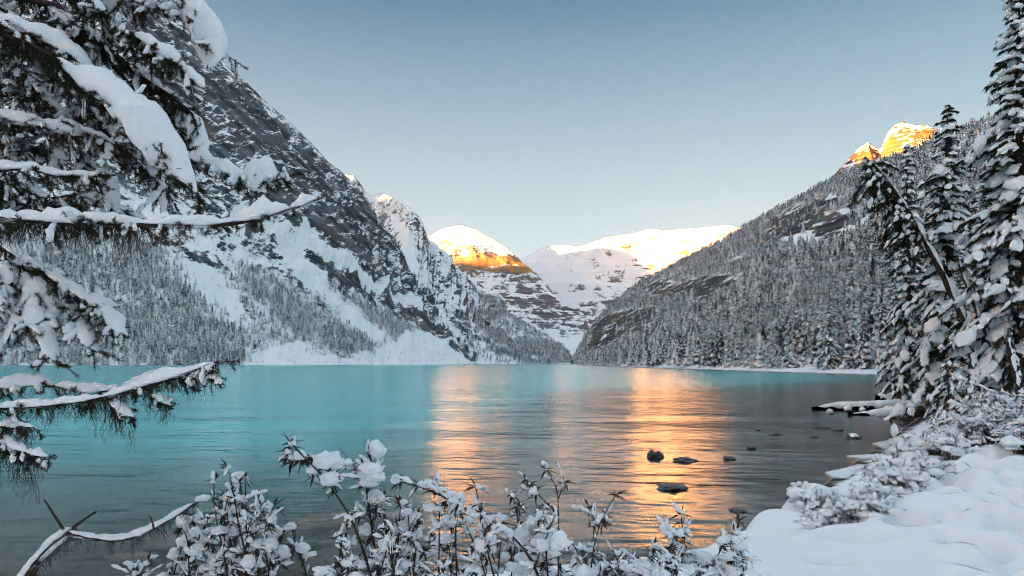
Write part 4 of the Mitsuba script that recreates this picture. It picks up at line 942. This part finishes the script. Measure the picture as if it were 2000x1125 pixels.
def fill(rng, u0, u1, top, n, base_dv=95, lean=40, r=2.2, k0=0.25, nodes=6, size=17):
    out = []
    for _ in range(n):
        u = rng.uniform(u0, u1); v = top(u) + abs(rng.normal()) * 45; b = u + rng.normal() * lean
        out.append(([(b, 1125 + base_dv), (b + (u - b) * 0.35, 1125), (b + (u - b) * 0.8, v + 0.3 * (1125 - v)), (u, v)], r, k0, nodes, size))
    return out
rng = np.random.default_rng(71)
lt = lambda u: np.interp(u, [240, 300, 370, 430, 480, 530, 580], [1090, 1045, 1010, 955, 930, 985, 1040])
willow('dense snow covered willow at the lower left, left of the arching stem', [([(480, 1220), (478, 1100), (468, 1000), (450, 912)], 2.6, 0.3, 9, 15), ([(455, 1220), (440, 1100), (425, 1000), (418, 940)], 2.2, 0.4, 6, 13), ([(520, 1220), (520, 1100), (522, 1040), (535, 990)], 2.4, 0.3, 7, 18)]
       + fill(rng, 400, 575, lt, 13) + fill(rng, 255, 420, lt, 8, size=16), 3.5, 72)
willow('tall willow stem arching left with snow clumps at its tip', [([(745, 1220), (715, 1090), (680, 1005), (640, 945), (600, 892), (566, 866)], 3.2, 0.55, 2, 14),
       ([(655, 965), (640, 935), (628, 915)], 1.6, 0.4, 5, 24), ([(600, 892), (588, 900), (566, 905)], 1.4, 0.4, 3, 15), ([(640, 945), (650, 930), (645, 960)], 1.2, 0.4, 3, 20), ([(566, 866), (562, 880), (563, 893)], 1.2, 0.3, 3, 12), ([(590, 885), (610, 905), (612, 930)], 1.2, 0.3, 4, 22)], 3.2, 73, 0.02)
willow('upright willow stem crowned by one large ragged lump of snow', [([(752, 1220), (735, 1100), (722, 1000), (716, 940), (720, 884)], 2.8, 0.55, 6, 24), ([(720, 960), (700, 930), (690, 905)], 1.6, 0.3, 4, 26), ([(722, 950), (735, 930), (722, 900)], 1.4, 0.3, 4, 26), ([(726, 1010), (700, 1000), (672, 1040)], 1.4, 0.3, 5, 14), ([(730, 1040), (720, 990), (745, 975)], 1.4, 0.3, 4, 14)], 3.35, 74, 0.03)
mt = lambda u: np.interp(u, [620, 700, 780, 860, 935, 1000, 1060, 1120, 1180, 1260], [1060, 1010, 985, 985, 985, 985, 985, 1030, 1065, 1100])
willow('broad willow thicket in the middle, bent over by snow', [([(1075, 1220), (1045, 1110), (985, 1035), (900, 990), (830, 955), (782, 942)], 3.0, 0.45, 9, 18), ([(960, 1220), (940, 1110), (905, 1020), (865, 965), (852, 945)], 2.4, 0.5, 6, 16), ([(1000, 1220), (960, 1110), (940, 1010), (930, 950)], 2.4, 0.5, 6, 16), ([(1040, 1220), (1020, 1100), (1010, 1010), (1000, 965)], 2.4, 0.4, 7, 18), ([(1090, 1220), (1065, 1100), (1050, 1010), (1045, 965)], 2.4, 0.4, 7, 19)]
       + fill(rng, 780, 1120, mt, 21, size=19), 3.6, 75)
willow('low willow mass at the foot of the arching stem', fill(rng, 640, 800, lambda u: mt(u) + 15, 11, size=18), 3.3, 76)
willow('bare forked twig rising above the middle thicket', [([(1092, 1220), (1092, 1080), (1090, 1000), (1090, 970), (1075, 930), (1058, 906)], 1.9, 0.97, 1, 6), ([(1090, 975), (1098, 955), (1103, 938)], 1.2, 0.9, 1, 6), ([(1090, 1000), (1060, 975), (1040, 950), (1025, 935)], 1.3, 0.7, 3, 8)], 3.5, 77, 0.02, 0.5)
willow('small leafy willow shoot with one snow tip, right of the bare twig', [([(1150, 1220), (1155, 1100), (1168, 1030), (1190, 990), (1204, 966)], 1.8, 0.55, 3, 9), ([(1160, 1060), (1158, 1010), (1150, 990)], 1.2, 0.5, 3, 8), ([(1172, 1040), (1180, 1015), (1185, 1005)], 1.2, 0.5, 3, 13)], 3.5, 78, 0.03, 0.7)
willow('low snowy willow fringe on the bank right of the middle thicket', fill(rng, 1110, 1290, lambda u: np.interp(u, [1110, 1180, 1290], [1060, 1078, 1105]), 20, size=18), 3.7, 79)
willow('small willow capped by a star shaped lump of snow', [([(1335, 1220), (1330, 1110), (1332, 1050), (1328, 1003)], 2.2, 0.85, 3, 20), ([(1330, 1060), (1312, 1045), (1300, 1035)], 1.6, 0.4, 4, 18)] + fill(rng, 1280, 1400, lambda u: 1055 + abs(u - 1330) * 0.3, 14, size=18), 3.6, 80, 0.08)
willow('rightmost low willow, against the smooth snow mound', [([(1425, 1220), (1425, 1110), (1432, 1060), (1446, 1022)], 1.8, 0.8, 3, 10)] + fill(rng, 1385, 1450, lambda u: 1060, 9, size=19), 3.6, 81, 0.05)
